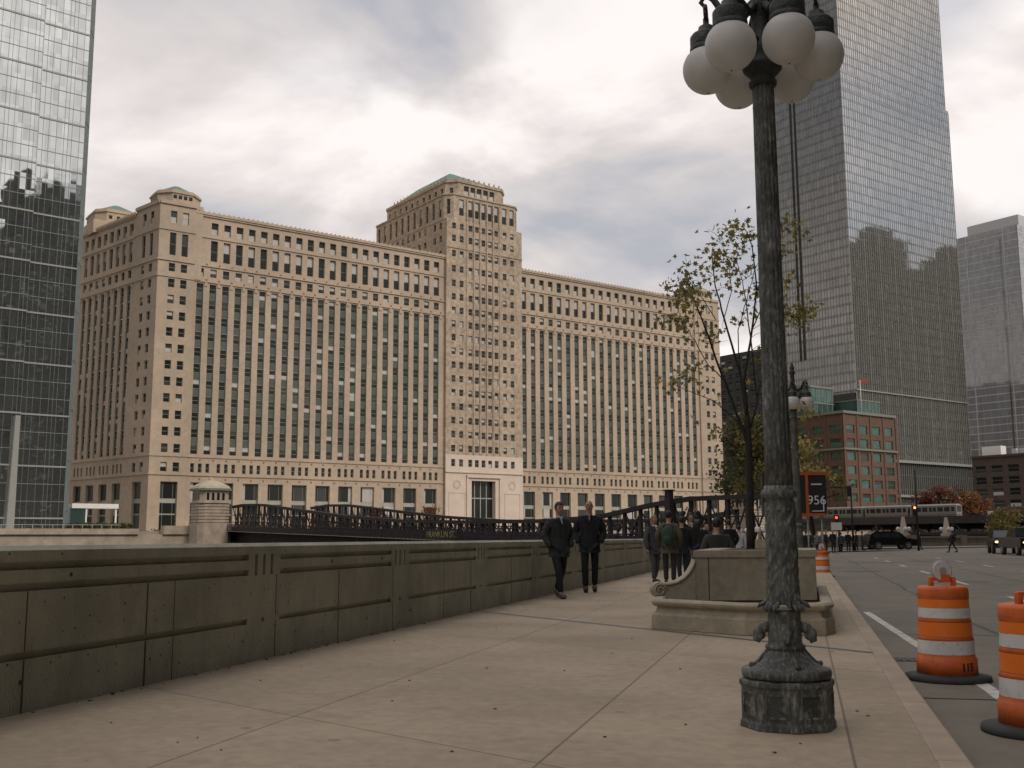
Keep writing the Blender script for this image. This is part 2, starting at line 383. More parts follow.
for yb in (9.3, 15.2, 24.0, 31.5, 47, 66):
    x = .8; y = yb
    while x < 16:
        y1 = y + random.gauss(0, .05); mb.face([(x, y - .02, -.1453), (x + .8, y1 - .02, -.1453), (x + .8, y1 + .02, -.1453), (x, y + .02, -.1453)]); x += .8; y = y1
o = mb.build('tar_seams', 'patch'); tag(o, kind='structure')
# far crossing pavement
mb = MB(); p = [city(88, 66), city(320, 66), city(320, 72), city(88, 72)]
mb.prism([tuple(q) for q in p], -.15, 0.0)
o = mb.build('river_side_pavement', 'asphalt_far'); tag(o, kind='structure')

# storm drain grate in the gutter
t = thing('drain_grate', 'dark slotted storm drain grate in the gutter beside the kerb', 'drain', (0.99, 12.1, -.15))
mb = MB(); mb.box(-.2, .3, -.17, .17, 0.0, .006); mb.build('frame', 'patch', t)
mb = MB()
for k in range(6): mb.box(-.17 + k * .08, -.135 + k * .08, -.14, .14, .006, .012)
mb.build('slot', 'black', t)

# ================================================================== PARAPET WALL
ZT = 1.088
wall = thing('parapet_wall', 'long grooved concrete parapet along the left edge of the sidewalk', 'wall', (-5.0, 0, 0))
def parapet():
    mb = MB()
    gs = [(.345, .395), (.79, .842), (.93, .982)]     # horizontal grooves
    y0, y1 = -40.0, 92.0
    c0 = 9.38
    ks = range(int((y0 - c0) // 3.6), int((y1 - c0) // 3.6) + 2)
    cuts = []
    for k in ks:
        c = c0 + 3.6 * k
        cuts.append(c)
    # panels : groove from c+.32 to c+3.28 ; pilaster with 3 notches between
    G = .035
    def strip(a, b, zlist):           # wall face between y=a..b with sunk z ranges
        z = 0.0
        for (za, zb) in zlist:
            mb.face([(0, a, z), (0, b, z), (0, b, za), (0, a, za)])
            mb.face([(-G, a, za), (-G, b, za), (-G, b, zb), (-G, a, zb)], 1)
            mb.face([(0, a, za), (0, b, za), (-G, b, za), (-G, a, za)]); mb.face([(-G, a, zb), (-G, b, zb), (0, b, zb), (0, a, zb)])
            mb.face([(0, a, za), (-G, a, za), (-G, a, zb), (0, a, zb)]); mb.face([(0, b, za), (0, b, zb), (-G, b, zb), (-G, b, za)])
            z = zb
        mb.face([(0, a, z), (0, b, z), (0, b, ZT - .03), (0, a, ZT - .03)])
    for c in cuts:
        if abs(c - 5.78) < .2: strip(c - .31, c + 3.6 - .31, gs); continue
        a = c - .31
        strip(a, a + .12, [])
        for i in range(3):
            s = c - .19 + i * .155
            strip(s, s + .05, [(.35, .39), (.79, .982)] if i == 1 else [(.79, .982)])
            strip(s + .05, s + (.155 if i < 2 else .20), [])
        s_end = c - .19 + .31 + .20
        strip(s_end, c + 3.6 - .31, gs)
    # coping top, back
    mb.face([(0, y0 - 4, ZT - .03), (0, y1 + 4, ZT - .03), (-.05, y1 + 4, ZT), (-.05, y0 - 4, ZT)])
    mb.face([(-.05, y0 - 4, ZT), (-.05, y1 + 4, ZT), (-.36, y1 + 4, ZT), (-.36, y0 - 4, ZT)])
    mb.face([(-.36, y0 - 4, ZT), (-.36, y1 + 4, ZT), (-.36, y1 + 4, -6), (-.36, y0 - 4, -6)])
    return mb
o = parapet().build('wall_face', ['concrete', 'concrete'], wall)
M['joint'] = mat('dark_joint', (0.06, 0.058, 0.048), 0.95, 0.3, 10)
mb = MB()
for yj, hw in [(6.12, .006), (7.48, .009), (7.86, .003), (9.62, .005), (11.09, .006), (12.72, .003), (14.7, .004), (16.0, .014), (18.4, .005), (19.9, .004), (22.0, .006), (25.5, .006), (29.2, .006), (32.7, .006), (36.4, .008), (2.4, .006), (-1.2, .006)]:
    mb.box(0.0, .0025, yj - hw, yj + hw, 0.0, .344); mb.box(0.0, .0025, yj - hw * .7, yj + hw * .7, .396, .789)
mb.build('panel_joint', 'joint', wall)
mb = MB()
random.seed(5)
for k in range(-3, 40):
    for yy, z in ((k * 1.45 + .3, .2), (k * 1.45 + .75, .885)):
        if random.random() < .7:
            r = random.uniform(.009, .017); mb.box(0, .002, yy - r, yy + r, z - r, z + r)
for k in range(620):
    yy = 3 + 32 * random.random() ** 1.6; z = random.uniform(.03, 1.05); r = random.uniform(.002, .0075)
    if not (.335 < z < .405 or .78 < z < .99): mb.box(0, .002, yy - r, yy + r, z - r, z + r)
mb.build('tie_hole', 'joint', wall)
# leaf litter and dirt line at the foot
mb = MB()
for k in range(420):
    y = random.uniform(4, 45); x = .005 + abs(random.gauss(0, .04)); a = random.uniform(0, 6); r = random.uniform(.006, .022)
    mb.prism([(x + r * cos(a + t), y + r * sin(a + t)) for t in (0, 2.2, 4.1)], .001, .006)
o = mb.build('leaf_litter', 'joint'); o.location = (-5.0, 0, 0); tag(o, kind='stuff', label='dirt and dry leaf bits along the foot of the parapet', cat='litter')

mb = MB(); random.seed(91)
for k in range(90):
    x = random.uniform(-4.8, .5); y = random.uniform(4.5, 30); a = random.uniform(0, 6); q = random.uniform(.005, .014)
    mb.prism([(x + q * cos(a + t) * (1 if i % 2 else .55), y + q * sin(a + t)) for i, t in enumerate((0, 1, 2.1, 3.2, 4.2, 5.2))], .001, .007)
o = mb.build('fallen_leaves', mat('dry_leaf', (.16, .12, .075), .9, .4, 5)); tag(o, kind='stuff', label='scattered small dry leaves and bits on the concrete sidewalk', cat='leaves')
# ================================================================== LAMP POST
def make_lamp(label, loc, group):
    t = thing('street_lamp', label, 'street lamp', loc, 0, group)
    mb = MB(); PH = R_(10.5)
    R0 = .288
    mb.lathe([(R0, 0), (R0 * .985, .035), (R0 * .955, .05), (R0 * .955, .24), (R0 * .99, .25), (R0 * .99, .275), (R0 * .93, .285)], 8, ph=PH, sm=False)
    ped = mb.build('pedestal', 'bronze', t); bevel(ped, .006)
    for k in range(8):
        a = PH + pi / 8 + k * pi / 4; mbp = MB()
        ap = R0 * .955 * cos(pi / 8); hw = R0 * .955 * sin(pi / 8) * .68
        c, s = cos(a), sin(a)
        T = lambda x, y, z: ((ap + x) * c - y * s, (ap + x) * s + y * c, z)
        for (ya, yb, za, zb) in ((-hw, hw, .075, .088), (-hw, hw, .205, .218), (-hw, -hw + .012, .088, .205), (hw - .012, hw, .088, .205)):
            mbp.box(-.004, .008, ya, yb, za, zb, 0, T)
        mbp.build('panel_moulding', 'bronze', ped)
        mbp = MB(); mbp.box(-.004, .0015, -hw + .012, hw - .012, .088, .205, 0, T); mbp.build('panel_field', 'bronze_panel', ped)
    mb = MB()
    mb.lathe([(.235, .285), (.262, .295), (.268, .318), (.262, .342), (.225, .352), (.21, .356), (.17, .38), (.13, .42), (.112, .45), (.108, .46)], 40)
    mb.build('base_torus', 'bronze', t)
    for k in range(4):
        mb = MB(); a = k * pi / 2 + .35; mb.ball((.213 * cos(a), .213 * sin(a), .365), .018, 8, 6)
        mb.tube([(.2 * cos(a), .2 * sin(a), .36), (.17 * cos(a), .17 * sin(a), .39), (.12 * cos(a), .12 * sin(a), .45)], [.014, .01, .006], 6); mb.build('foot_scroll', 'bronze', t)
    mb = MB()
    mb.lathe([(.105, .45), (.118, .455), (.12, .475), (.104, .485), (.1, .5), (.098, .66), (.102, .68)], 40)
    mb.build('lower_drum', 'bronze', t)
    mb = MB()
    for k in range(4):       # drooping leaf scrolls
        a = k * pi / 2 + .1; c, s = cos(a), sin(a)
        mb.tube([(.09 * c, .09 * s, .59), (.13 * c, .13 * s, .578), (.165 * c, .165 * s, .545), (.168 * c, .168 * s, .51), (.145 * c, .145 * s, .5)], [.03, .034, .028, .022, .014], 8)
        mb.ball((.145 * c, .145 * s, .535), .03, 8, 6)
        a += pi / 4; c, s = cos(a), sin(a)
        for dx in (-.25, 0, .25):
            c, s = cos(a + dx), sin(a + dx); mb.tube([(.098 * c, .098 * s, .72), (.118 * c, .118 * s, .705), (.128 * c, .128 * s, .69), (.125 * c, .125 * s, .675)], [.012, .018, .014, .004], 6)
    for k in range(10):
        a = k * 2 * pi / 10; c, s = cos(a), sin(a); L_ = .155 if k % 5 == 0 else .125
        mb.tube([(.095 * c, .095 * s, .735), (L_ * .9 * c, L_ * .9 * s, .715), (L_ * c, L_ * s, .70)], [.016, .016, .006], 6)
    mb.build('leaf_scroll', 'bronze', t)
    mb = MB()                # foliate drum: relief in the mesh
    def rel(a, z):
        u = z * 26; w = a * 4
        q_ = sin(w + 2.6 * sin(u * .9)) * cos(u + 1.5 * sin(w)); return .97 + .085 * max(0, q_) ** .6 + .045 * max(0, sin(2 * w - u * 1.7)) + .02 * sin(5 * w + u * 3)
    prof = [(.1 - .012 * ((z - .72) / .62), z) for z in [.72 + .62 * k / 70 for k in range(71)]]
    mb.lathe(prof, 72, fn=rel); mb.build('foliate_drum', 'bronze', t)
    mb = MB()
    mb.lathe([(.088, 1.28), (.094, 1.285), (.094, 1.295), (.086, 1.3), (.086, 1.365), (.108, 1.372), (.113, 1.39), (.108, 1.408), (.094, 1.42), (.09, 1.44)], 40)
    mb.build('collar', 'bronze', t)
    mb = MB()
    fl = lambda a, z: 1 - .055 * (0.5 + .5 * cos(16 * a)) ** 2
    mb.lathe([(.088, 1.44), (.082, 1.7), (.076, 2.6), (.072, 3.66), (.07, 4.06)], 128, fn=fl)
    mb.build('fluted_shaft', 'bronze', t)
    mb = MB()
    mb.lathe([(.072, 4.04), (.088, 4.05), (.09, 4.075), (.078, 4.09), (.08, 4.11), (.125, 4.16), (.13, 4.19), (.075, 4.23), (.065, 4.27), (.085, 4.3), (.06, 4.34), (.06, 4.55), (.09, 4.58), (.09, 4.62), (.055, 4.66), (.05, 4.9), (.08, 4.95), (.04, 5.0), (.06, 5.06), (.02, 5.16), (.005, 5.22)], 24)
    mb.build('capital', 'bronze_dk', t)
    GR = .355; GZ = 4.21
    for k in range(6):
        a = k * pi / 3 - R_(1); c, s = cos(a), sin(a)
        mb = MB()
        P = lambda r, z: (r * c, r * s, z)
        mb.tube([P(.06, 4.6), P(.13, 4.52), P(.22, 4.56), P(.3, 4.7), P(GR, 4.74), P(GR + .03, 4.69), P(GR, 4.65)], [.03, .026, .024, .022, .02, .016, .012], 8)
        mb.tube([P(.06, 4.36), P(.14, 4.34), P(.2, 4.42), P(.2, 4.52)], [.022, .02, .018, .016], 8)
        arm = mb.build('arm', 'bronze_dk', t)
        mb = MB()
        mb.lathe([(.1, 4.32), (.112, 4.325), (.112, 4.36), (.104, 4.365), (.106, 4.37), (.106, 4.44), (.096, 4.455), (.06, 4.47), (.05, 4.51), (.02, 4.53), (.02, 4.57)], 24, c=(GR * c, GR * s, 0), fn=lambda a_, z: 1 + (.03 * cos(20 * a_) if 4.365 < z < 4.445 else 0))
        ring = []
        for q in range(13):
            b = q * 2 * pi / 12; ring.append((GR * c - .048 * cos(b) * s, GR * s + .048 * cos(b) * c, 4.61 + .048 * sin(b)))
        mb.tube(ring, .014, 6)
        mb.build('lamp_cap', 'bronze_dk', arm)
        mb = MB(); mb.ball((GR * c, GR * s, GZ), .163, 32, 20)
        mb.build('globe', 'globe', arm)
        mb = MB(); mb.ball((GR * c, GR * s, GZ - .163), .006, 8, 5); mb.build('drain_plug', 'black', arm)
    return t
lamp = make_lamp('tall fluted bronze lamp with six globes on octagonal pedestal, nearest in the foreground', (-.135, 6.83, 0), 'bronze globe street lamps')
p = at(799, 24.5); dup(lamp, (p.x, p.y, 0), .5, 'globe street lamp farther away behind the stone planter, left of the brick building', 'bronze globe street lamps')
for i, (px, w, lb) in enumerate(((762, 62, 'distant pale lamp with low cluster of globes behind the tree trunk'),)):
    p = at(px, w)

# ================================================================== PLANTER
pl = thing('stone_planter', 'large stone planter with scrolled side wing and low rounded seat rim', 'planter', (-.7, 14, 0))
def off(poly, d):           # inset a polygon (ccw)
    n = len(poly); out = []
    for i in range(n):
        p0, p1, p2 = Vector(poly[i - 1]), Vector(poly[i]), Vector(poly[(i + 1) % n])
        a = (p1 - p0).normalized(); b = (p2 - p1).normalized()
        na, nb = Vector((-a.y, a.x)), Vector((-b.y, b.x)); k = (na + nb); k = k / max(.3, k.dot(na))
        out.append(tuple(p1 + k * d))
    return out
foot = [(-1.92, 13.95), (-1.88, 13.58), (-.7, 12.82), (.21, 13.02), (.32, 13.4), (.32, 18.5), (-1.92, 18.5)]
rel_ = lambda poly: [(p[0] + .7, p[1] - 14) for p in poly]
A = rel_(foot)
mb = MB(); prev = A
for (z0, z1, d0, d1) in ((0, .17, 0, .005), (.17, .2, .005, .05), (.2, .27, .05, .075)):
    mb.prism(off(A, d0), z0, z1, 0, off(A, d1), cap=(z0 == 0))
o = mb.build('base_course', 'stone', pl); bevel(o, .01)
mb = MB()
lip = [(.075, .27), (.03, .285), (.01, .31), (.005, .335), (.03, .36), (.06, .366), (.14, .366), (.155, .35), (.155, .2)]
n = len(A); rings = [off(A, d) for d, z in lip]
i0 = len(mb.v)
for j, (d, z) in enumerate(lip): mb.v += [(q[0], q[1], z) for q in rings[j]]
for j in range(len(lip) - 1):
    for k in range(n):
        mb.f.append((j * n + k, j * n + (k + 1) % n, (j + 1) * n + (k + 1) % n, (j + 1) * n + k)); mb.m.append(0); mb.sm.append(False)
mb.build('seat_rim', 'stone', pl)
mb = MB(); mb.prism(off(A, .15), .1, .285)
o = mb.build('soil', 'soil', pl)
# tall inner wall box
W_ = rel_([(-1.40, 14.40), (.14, 14.84), (.14, 17.6), (-1.40, 17.6)])
mb = MB(); mb.prism(W_, .3, .86); o = mb.build('tall_wall', 'stone', pl); bevel(o, .006)
mb = MB(); mb.prism(off(W_, -.02), .862, .955); mb.prism(off(W_, .3), .955, .958, 1)
o = mb.build('coping', ['stone', 'soil'], pl); bevel(o, .012)
# scrolled wing on the left
mb = MB()
ux = Vector((1.62, .46)).normalized(); un = Vector((ux.y, -ux.x))
base = Vector((-1.40 + .7, 14.40 - 14))
prof = [(0, .84), (-.03, .76), (-.08, .68), (-.15, .61), (-.24, .56), (-.34, .535), (-.43, .535)] + [(-.47 + .105 * cos(R_(a)), .44 + .105 * sin(R_(a))) for a in (75, 100, 125, 150, 175, 200, 225, 250, 275)] + [(-.4, .3), (0, .28)]
th = .13
fr_, bk_ = [], []
for (a, z) in prof:
    q = base + ux * a; fr_.append((q.x + un.x * .01, q.y + un.y * .01, z)); bk_.append((q.x - un.x * th * 2, q.y - un.y * th * 2, z))
mb.face(fr_[::-1]); mb.face(bk_)
for i in range(len(prof)):
    j = (i + 1) % len(prof); mb.face([fr_[i], fr_[j], bk_[j], bk_[i]])
q = base + ux * -.47; ring = []
for k in range(22):
    a = k * .5; r = .09 * (1 - k / 26); c = q + ux * (r * cos(a)) + un * .025; ring.append((c.x, c.y, .44 + r * sin(a)))
mb.tube(ring, .011, 6)
rim = [(base + ux * a + un * .02) for a, z in prof[:8]]; mb.tube([(r.x, r.y, prof[i][1] - .02) for i, r in enumerate(rim)], .015, 6)
o = mb.build('scroll_wing', 'stone', pl)
mb = MB(); q0 = base + ux * .2 + un * .005
c = base + ux * .17; mb.face([(c.x + un.x * .006, c.y + un.y * .006, .31), (c.x + ux.x * .012 + un.x * .006, c.y + ux.y * .012 + un.y * .006, .31), (c.x + ux.x * .012 + un.x * .006, c.y + ux.y * .012 + un.y * .006, .86), (c.x + un.x * .006, c.y + un.y * .006, .86)])
mb.build('panel_joint', 'joint', pl)

# ================================================================== TREES
def leafcloud(mb, c, r, n, size, mi=0, flat=1.0):
    for _ in range(n):
        d = Vector((random.gauss(0, 1), random.gauss(0, 1), random.gauss(0, 1) * flat)) * r * .5
        p = Vector(c) + d; s = size * random.uniform(.6, 1.3)
        a = Vector((random.gauss(0, 1), random.gauss(0, 1), random.gauss(0, 1))).normalized()
        b = a.orthogonal().normalized(); b = Matrix.Rotation(random.uniform(0, 6.28), 3, a) @ b; e = a.cross(b)
        mb.face([p - b * s * .5, p - e * s * .38, p + b * s * .5, p + e * s * .38], mi)
def star_leaf(mb, p, s, mi=0):
    a = Vector((random.gauss(0, 1), random.gauss(0, 1), random.gauss(0, 1.2))).normalized(); b = a.orthogonal().normalized()
    b = Matrix.Rotation(random.uniform(0, 6.28), 3, a) @ b; e = a.cross(b)
    pts = []
    for k, (ang, r) in enumerate(((-90, .45), (-62, .2), (-30, .42), (-5, .22), (30, .52), (58, .24), (90, .6), (122, .24), (150, .52), (185, .22), (210, .42), (242, .2))):
        t = R_(ang); pts.append(p + (b * cos(t) + e * sin(t)) * r * s + a * (.08 * s * cos(2 * t)))
    mb.face(pts, mi)
def street_tree():
    W0 = 15.3; b0 = at(750, W0)
    root = thing('street_tree', 'slim bare-limbed young tree with sparse olive leaves growing from the planter', 'tree', (b0.x, b0.y, .93))
    def P(px, py, dw=0):
        w = W0 + dw; q = at(px, w); 
        # account for true perspective: z from pixel row
        d = fw + rt * ((px - 512) / F) - up * ((py - 384) / F)
        t = w / 1.0; pt = Vector((0, 0, HC)) + d * t
        return Vector((pt.x - b0.x, pt.y - b0.y, pt.z - .93))
    mb = MB(); tips = []
    def limb(pts, r0, r1):
        v = [P(*p) for p in pts]; n = len(v)
        # subdivide with wiggle
        out = []
        for i in range(n - 1):
            for k in range(4):
                f = k / 4; q = v[i].lerp(v[i + 1], f)
                if k: q += Vector((random.gauss(0, .006), random.gauss(0, .006), random.gauss(0, .006)))
                out.append(q)
        out.append(v[-1]); m_ = len(out)
        mb.tube(out, [(r0 + (r1 - r0) * i / (m_ - 1)) * (1 if r0 > .05 else .75) for i in range(m_)], 7)
        return out
    v0 = Vector((0, 0, .02))
    trunk = limb([(751, 549), (750, 500), (749, 455), (747, 415)], .062, .045)
    L = []
    L.append(limb([(749, 445), (735, 410), (722, 375), (708, 335), (694, 300), (682, 278)], .032, .008))
    L.append(limb([(747, 418, 0), (740, 372, .2), (724, 318, .3), (715, 285, .4), (712, 250, .4)], .03, .007))
    L.append(limb([(747, 415, 0), (744, 380, -.2), (752, 330, -.2), (757, 290, -.3), (752, 245, -.3), (744, 228, -.3)], .03, .006))
    L.append(limb([(748, 440, 0), (757, 400, .2), (752, 350, .5), (746, 300, .6), (737, 262, .7)], .024, .006))
    L.append(limb([(750, 460), (741, 425), (715, 402), (694, 393), (672, 384)], .014, .004))
    L.append(limb([(724, 380), (708, 365), (695, 340), (683, 323), (668, 318)], .012, .004))
    L.append(limb([(716, 320, .3), (700, 295, .2), (688, 285, .2), (670, 287, .2)], .01, .003))
    L.append(limb([(752, 330, -.2), (765, 300, -.1), (785, 315, 0), (800, 318, 0), (812, 311, 0)], .012, .004))
    L.append(limb([(754, 300, -.3), (770, 262, -.2), (782, 235, -.2), (790, 222, -.2)], .01, .003))
    L.append(limb([(757, 400, .2), (770, 350, .4), (780, 330, .4), (790, 300, .4)], .012, .003))
    L.append(limb([(724, 318, .3), (732, 290, .3), (728, 262, .3), (722, 240, .3)], .01, .003))
    L.append(limb([(740, 372, .2), (738, 330, .1), (747, 300, 0), (757, 265, 0), (768, 245, 0)], .012, .003))
    L.append(limb([(752, 440), (775, 415, .3), (790, 420, .3), (806, 412, .3)], .01, .003))
    # random twigs
    lf = MB(); random.seed(21)
    for l in L:
        n = len(l)
        for i in range(int(n * .35), n):
            if random.random() < .75:
                p = l[i]; d = Vector((random.gauss(0, 1), random.gauss(0, 1), random.gauss(.2, .8))).normalized() * random.uniform(.12, .34)
                q = p + d * .5 + Vector((0, 0, .02)); e = p + d
                mb.tube([p, q, e], [.004, .003, .0015], 4)
                if random.random() < .78:
                    c = e if random.random() < .7 else q
                    for _ in range(random.choice((2, 3, 5, 7, 9))):
                        star_leaf(lf, c + Vector((random.gauss(0, .065), random.gauss(0, .065), random.gauss(-.02, .06))), random.uniform(.06, .12), 0 if random.random() < .8 else 1)
    for (px, py, k, sp) in ((735, 238, 26, .13), (718, 250, 22, .12), (690, 300, 34, .15), (700, 275, 34, .16), (716, 262, 24, .12), (682, 292, 24, .12), (726, 275, 14, .11), (768, 240, 18, .13), (746, 232, 20, .13), (765, 268, 24, .13), (756, 300, 26, .15), (770, 305, 18, .12), (800, 316, 26, .1), (812, 313, 14, .07), (790, 322, 16, .09), (785, 250, 10, .1),
                            (793, 228, 8, .08), (672, 288, 16, .1), (684, 322, 12, .08), (668, 318, 8, .06), (694, 366, 14, .07), (690, 380, 10, .07), (672, 385, 10, .07), (660, 382, 5, .05), (711, 340, 7, .06), (787, 282, 10, .08), (805, 412, 8, .06), (716, 433, 7, .05), (768, 285, 10, .1)):
        c = P(px, py, random.uniform(-.3, .5))
        for _ in range(int(k * 1.6)): star_leaf(lf, c + Vector((random.gauss(0, sp), random.gauss(0, sp * 1.5), random.gauss(0, sp))), random.uniform(.06, .125), 0 if random.random() < .6 else 1)
    # drop the base so the trunk meets the soil
    mb.tube([Vector((0, 0, 0)), trunk[0]], [.075, .06], 8)
    mb.build('trunk', 'bark', root); lf.build('crown', ['leaf', 'leaf_yel'], root)
street_tree()

def big_tree(label, px, w, zg, h, r, mats, cat='tree', dens=1.0, group=None, leaf=.5, trunk_h=.3, name='tree'):
    p = at(px, w); root = thing(name, label, cat, (p.x, p.y, zg), 0, group)
    mb = MB(); tr = h * trunk_h
    mb.tube([(0, 0, 0), (.05 * r, 0, tr * .5), (0, .03 * r, tr), (0, 0, h * .75)], [h * .028, h * .022, h * .018, h * .006], 8)
    lf = MB()
    nb = int(22 * dens)
    for i in range(nb):
        a = random.uniform(0, 2 * pi); f = random.random() ** .5; zt = tr + (h - tr) * random.uniform(.12, .97)
        k = (zt - tr) / (h - tr); rr = r * f * (1.05 - .75 * abs(k - .4) ** 1.2 * 1.3); rr = max(rr, .1)
        c = Vector((rr * cos(a), rr * sin(a), zt))
        mb.tube([(0, 0, tr + (zt - tr) * .4), (c.x * .5, c.y * .5, zt * .85 + tr * .1), c], [h * .01, h * .006, h * .002], 5)
        leafcloud(lf, c, r * .42, int(75 * dens), leaf, 0 if random.random() < .6 else len(mats) - 1, .75)
    mb.build('trunk', 'bark', root); lf.build('crown', mats, root)
    return root
random.seed(33)
G = 'trees beyond the intersection'
big_tree('broad dark green tree right behind the street tree trunk', 752, 150, -.15, 18.5, 4.4, ['leaf_dark', 'leaf_olive'], dens=1.5, group=G)
big_tree('olive tree with yellowing leaves between the two lamp posts', 776, 140, -.15, 17, 5, ['leaf_olive', 'leaf_dark'], dens=1.4, group=G)
big_tree('small yellow-green tree above the dark advertising sign', 812, 120, -.15, 12, 3.6, ['leaf_olive', 'leaf_yel'], dens=1.1, group=G)
G = 'autumn trees behind the train'
for px, h, m_, lb in ((926, 13, ['leaf_red'], 'dark rust-red tree above the left half of the train'), (940, 15, ['leaf_red'], 'tallest rust-red tree behind the train'), (955, 14, ['leaf_red', 'leaf_orange'], 'rust and orange tree right of the tallest red tree'), (972, 13, ['leaf_orange'], 'orange tree at the right end of the train'), (984, 11.5, ['leaf_orange', 'leaf_red'], 'last orange tree beyond the end of the train')):
    big_tree(lb, px, 345, 2.5, h, 3.9, m_, dens=1.0, group=G, leaf=.7, trunk_h=.2)
big_tree('small yellow tree beside the cars at the right edge', 1008, 135, -.15, 4.6, 2.2, ['leaf_yel', 'leaf_olive'], leaf=.35, name='small_tree')
big_tree('small red shrub before the left wing storefronts', 378, 222, 2.5, 4.5, 2.2, ['leaf_red'], 'shrub', .8, leaf=.4, name='shrub', group='red shrubs')
big_tree('small brown-orange shrub before the storefronts near the entrance', 432, 232, 2.5, 5.0, 2.4, ['leaf_orange', 'leaf_red'], 'shrub', .8, leaf=.4, name='shrub', group='red shrubs')

# ================================================================== MART
MC = Vector((-84.26, 270.52))           # s = 0 on the front
mart = thing('merchandise_building', 'huge tan limestone block with central tower and corner pavilions across the river', 'building', (MC.x, MC.y, 0), TH)
FRONT = Frame((0, 0), (1, 0))
wall_mb = MB(); pale = MB(); wm = MB(); sp_mb = MB()
single = []                 # windows large enough to be parts
ZB = 2.5
def rows_wing(fr, s0, s1, centers, stores, skipA=(), first_store=True):
    """centers: strip centres, stores: centres of shop windows"""
    sw = .80
    # ground storey
    band(wall_mb, fr, s0, s1, ZB, 15.2, [(c - 1.9, c + 1.9, ZB + .6, 13.8) for c in stores], .7)
    # triples
    tr = []
    for c in stores:
        for d in (-1.75, 0, 1.75): tr.append((c + d - .42, c + d + .42, 16.0, 18.05))
    band(wall_mb, fr, s0, s1, 15.2, 20.15, tr, .4)
    band(wall_mb, fr, s0, s1, 20.15, 59.7, [(c - sw, c + sw, 20.151, 59.4) for c in centers], .5)
    up_ = [c for i, c in enumerate(centers) if i not in skipA]
    band(wall_mb, fr, s0, s1, 59.7, 63.8, [(c - .75, c + .75, 61.1, 63.0) for c in centers], .4)
    band(wall_mb, fr, s0, s1, 63.8, 70.6, [(c - .82, c + .82, 64.9, 69.8) for c in up_], .6)
    band(wall_mb, fr, s0, s1, 70.6, 76.2, [(c - .82, c + .82, 71.3, 74.1) for c in up_], .6)
    for c in stores:
        for d in (-1.75, 0, 1.75): pane(wm, fr, c + d - .42, c + d + .42, 16, 18.05, -.38, 1, 1)
    for c in centers:
        for k in range(11):
            zt = 22.1 + 3.725 * k; zb = zt - 2.0
            g = random.random()
            pane(wm, fr, c - sw, c + sw, zb, zt, -.42, rnd_pane(.14, .25), rnd_pane(.05, .15))
            ztop = min(zt + 1.725, 59.42)
            sp_mb.face([fr(c - sw, -.3, zt), fr(c + sw, -.3, zt), fr(c + sw, -.3, ztop), fr(c - sw, -.3, ztop)])
            sp_mb.face([fr(c - sw, -.3, ztop), fr(c + sw, -.3, ztop), fr(c + sw, -.45, ztop), fr(c - sw, -.45, ztop)])
        pane(wm, fr, c - .75, c + .75, 61.1, 63.0, -.38, rnd_pane(.35, .4), rnd_pane(.2, .3))
    for c in up_:
        single.append((fr, c - .82, c + .82, 64.9, 69.8, -.58, 3 if random.random() < .7 else 1, 1, 'B'))
        single.append((fr, c - .82, c + .82, 71.3, 74.1, -.58, 1, 3 if random.random() < .75 else 1, 'A'))
    # piers proud of strips: thin fluting line, bosses and courses
    def course(z0, z1, o_): wall_mb.box(s0, s1, -o_, -.003, z0, z1, 0, lambda x, y, z: fr(x, -y, z))
    course(15.25, 15.6, .25); course(19.35, 19.6, .2); course(59.75, 60.1, .25); course(63.5, 63.8, .28); course(70.3, 70.6, .22); course(75.3, 75.7, .3); course(75.7, 76.3, .5)
    x = s0 + .5
    while x < s1 - .4:          # antefixes along the cornice
        wall_mb.box(x, x + .3, -.4, -.1, 76.3, 76.58, 0, lambda a, b, z: fr(a, -b, z)); x += 1.2
    for c in centers: wall_mb.box(c + sw + .2, c + sw + .9, -.18, -.003, 58.8, 59.7, 0, lambda a, b, z: fr(a, -b, z))
def store_windows(fr, stores):
    for c in stores: single.append((fr, c - 1.9, c + 1.9, ZB + .6, 13.8, -.65, 1, 1, 'S'))
TERRA = []
def pavilion(fr, s0, s1, cols, store=True, top=True):
    sw = .72
    mid = (cols[0] + cols[1]) / 2
    band(wall_mb, fr, s0, s1, ZB, 15.2, [(mid - 1.9, mid + 1.9, ZB + .6, 13.8)] if store else [], .7)
    ops = lambda zs: [(c - sw, c + sw, a, b) for a, b in zs for c in cols]
    zprev = 15.2
    rows = [(16.0, 18.05)] + [(22.15 + 3.725 * k - 1.95, 22.15 + 3.725 * k) for k in range(11)] + [(61.1, 63.0), (64.9, 70.1), (72.4, 75.2)]
    for (a, b) in rows:
        zn = b + .6
        band(wall_mb, fr, s0, s1, zprev, zn, [(c - sw, c + sw, a, b) for c in cols], .4); zprev = zn
        for c in cols:
            if b - a > 2.5: single.append((fr, c - sw, c + sw, a, b, -.38, rnd_pane(.3, .2), 3 if a > 71 else 1, 'B'))
            else: pane(wm, fr, c - sw, c + sw, a, b, -.38, rnd_pane(.2, .3), rnd_pane(.1, .2))
    band(wall_mb, fr, s0, s1, zprev, 77.4, [], .4)
    for z0, z1, o_ in ((15.25, 15.6, .25), (19.35, 19.6, .2), (59.75, 60.1, .2), (63.5, 63.8, .28), (70.6, 70.9, .2), (76.6, 77.4, .35)):
        wall_mb.box(s0 - .003, s1 + .003, -o_, -.004, z0, z1, 0, lambda x, y, z: fr(x, -y, z))
    if store: store_windows(fr, [mid])
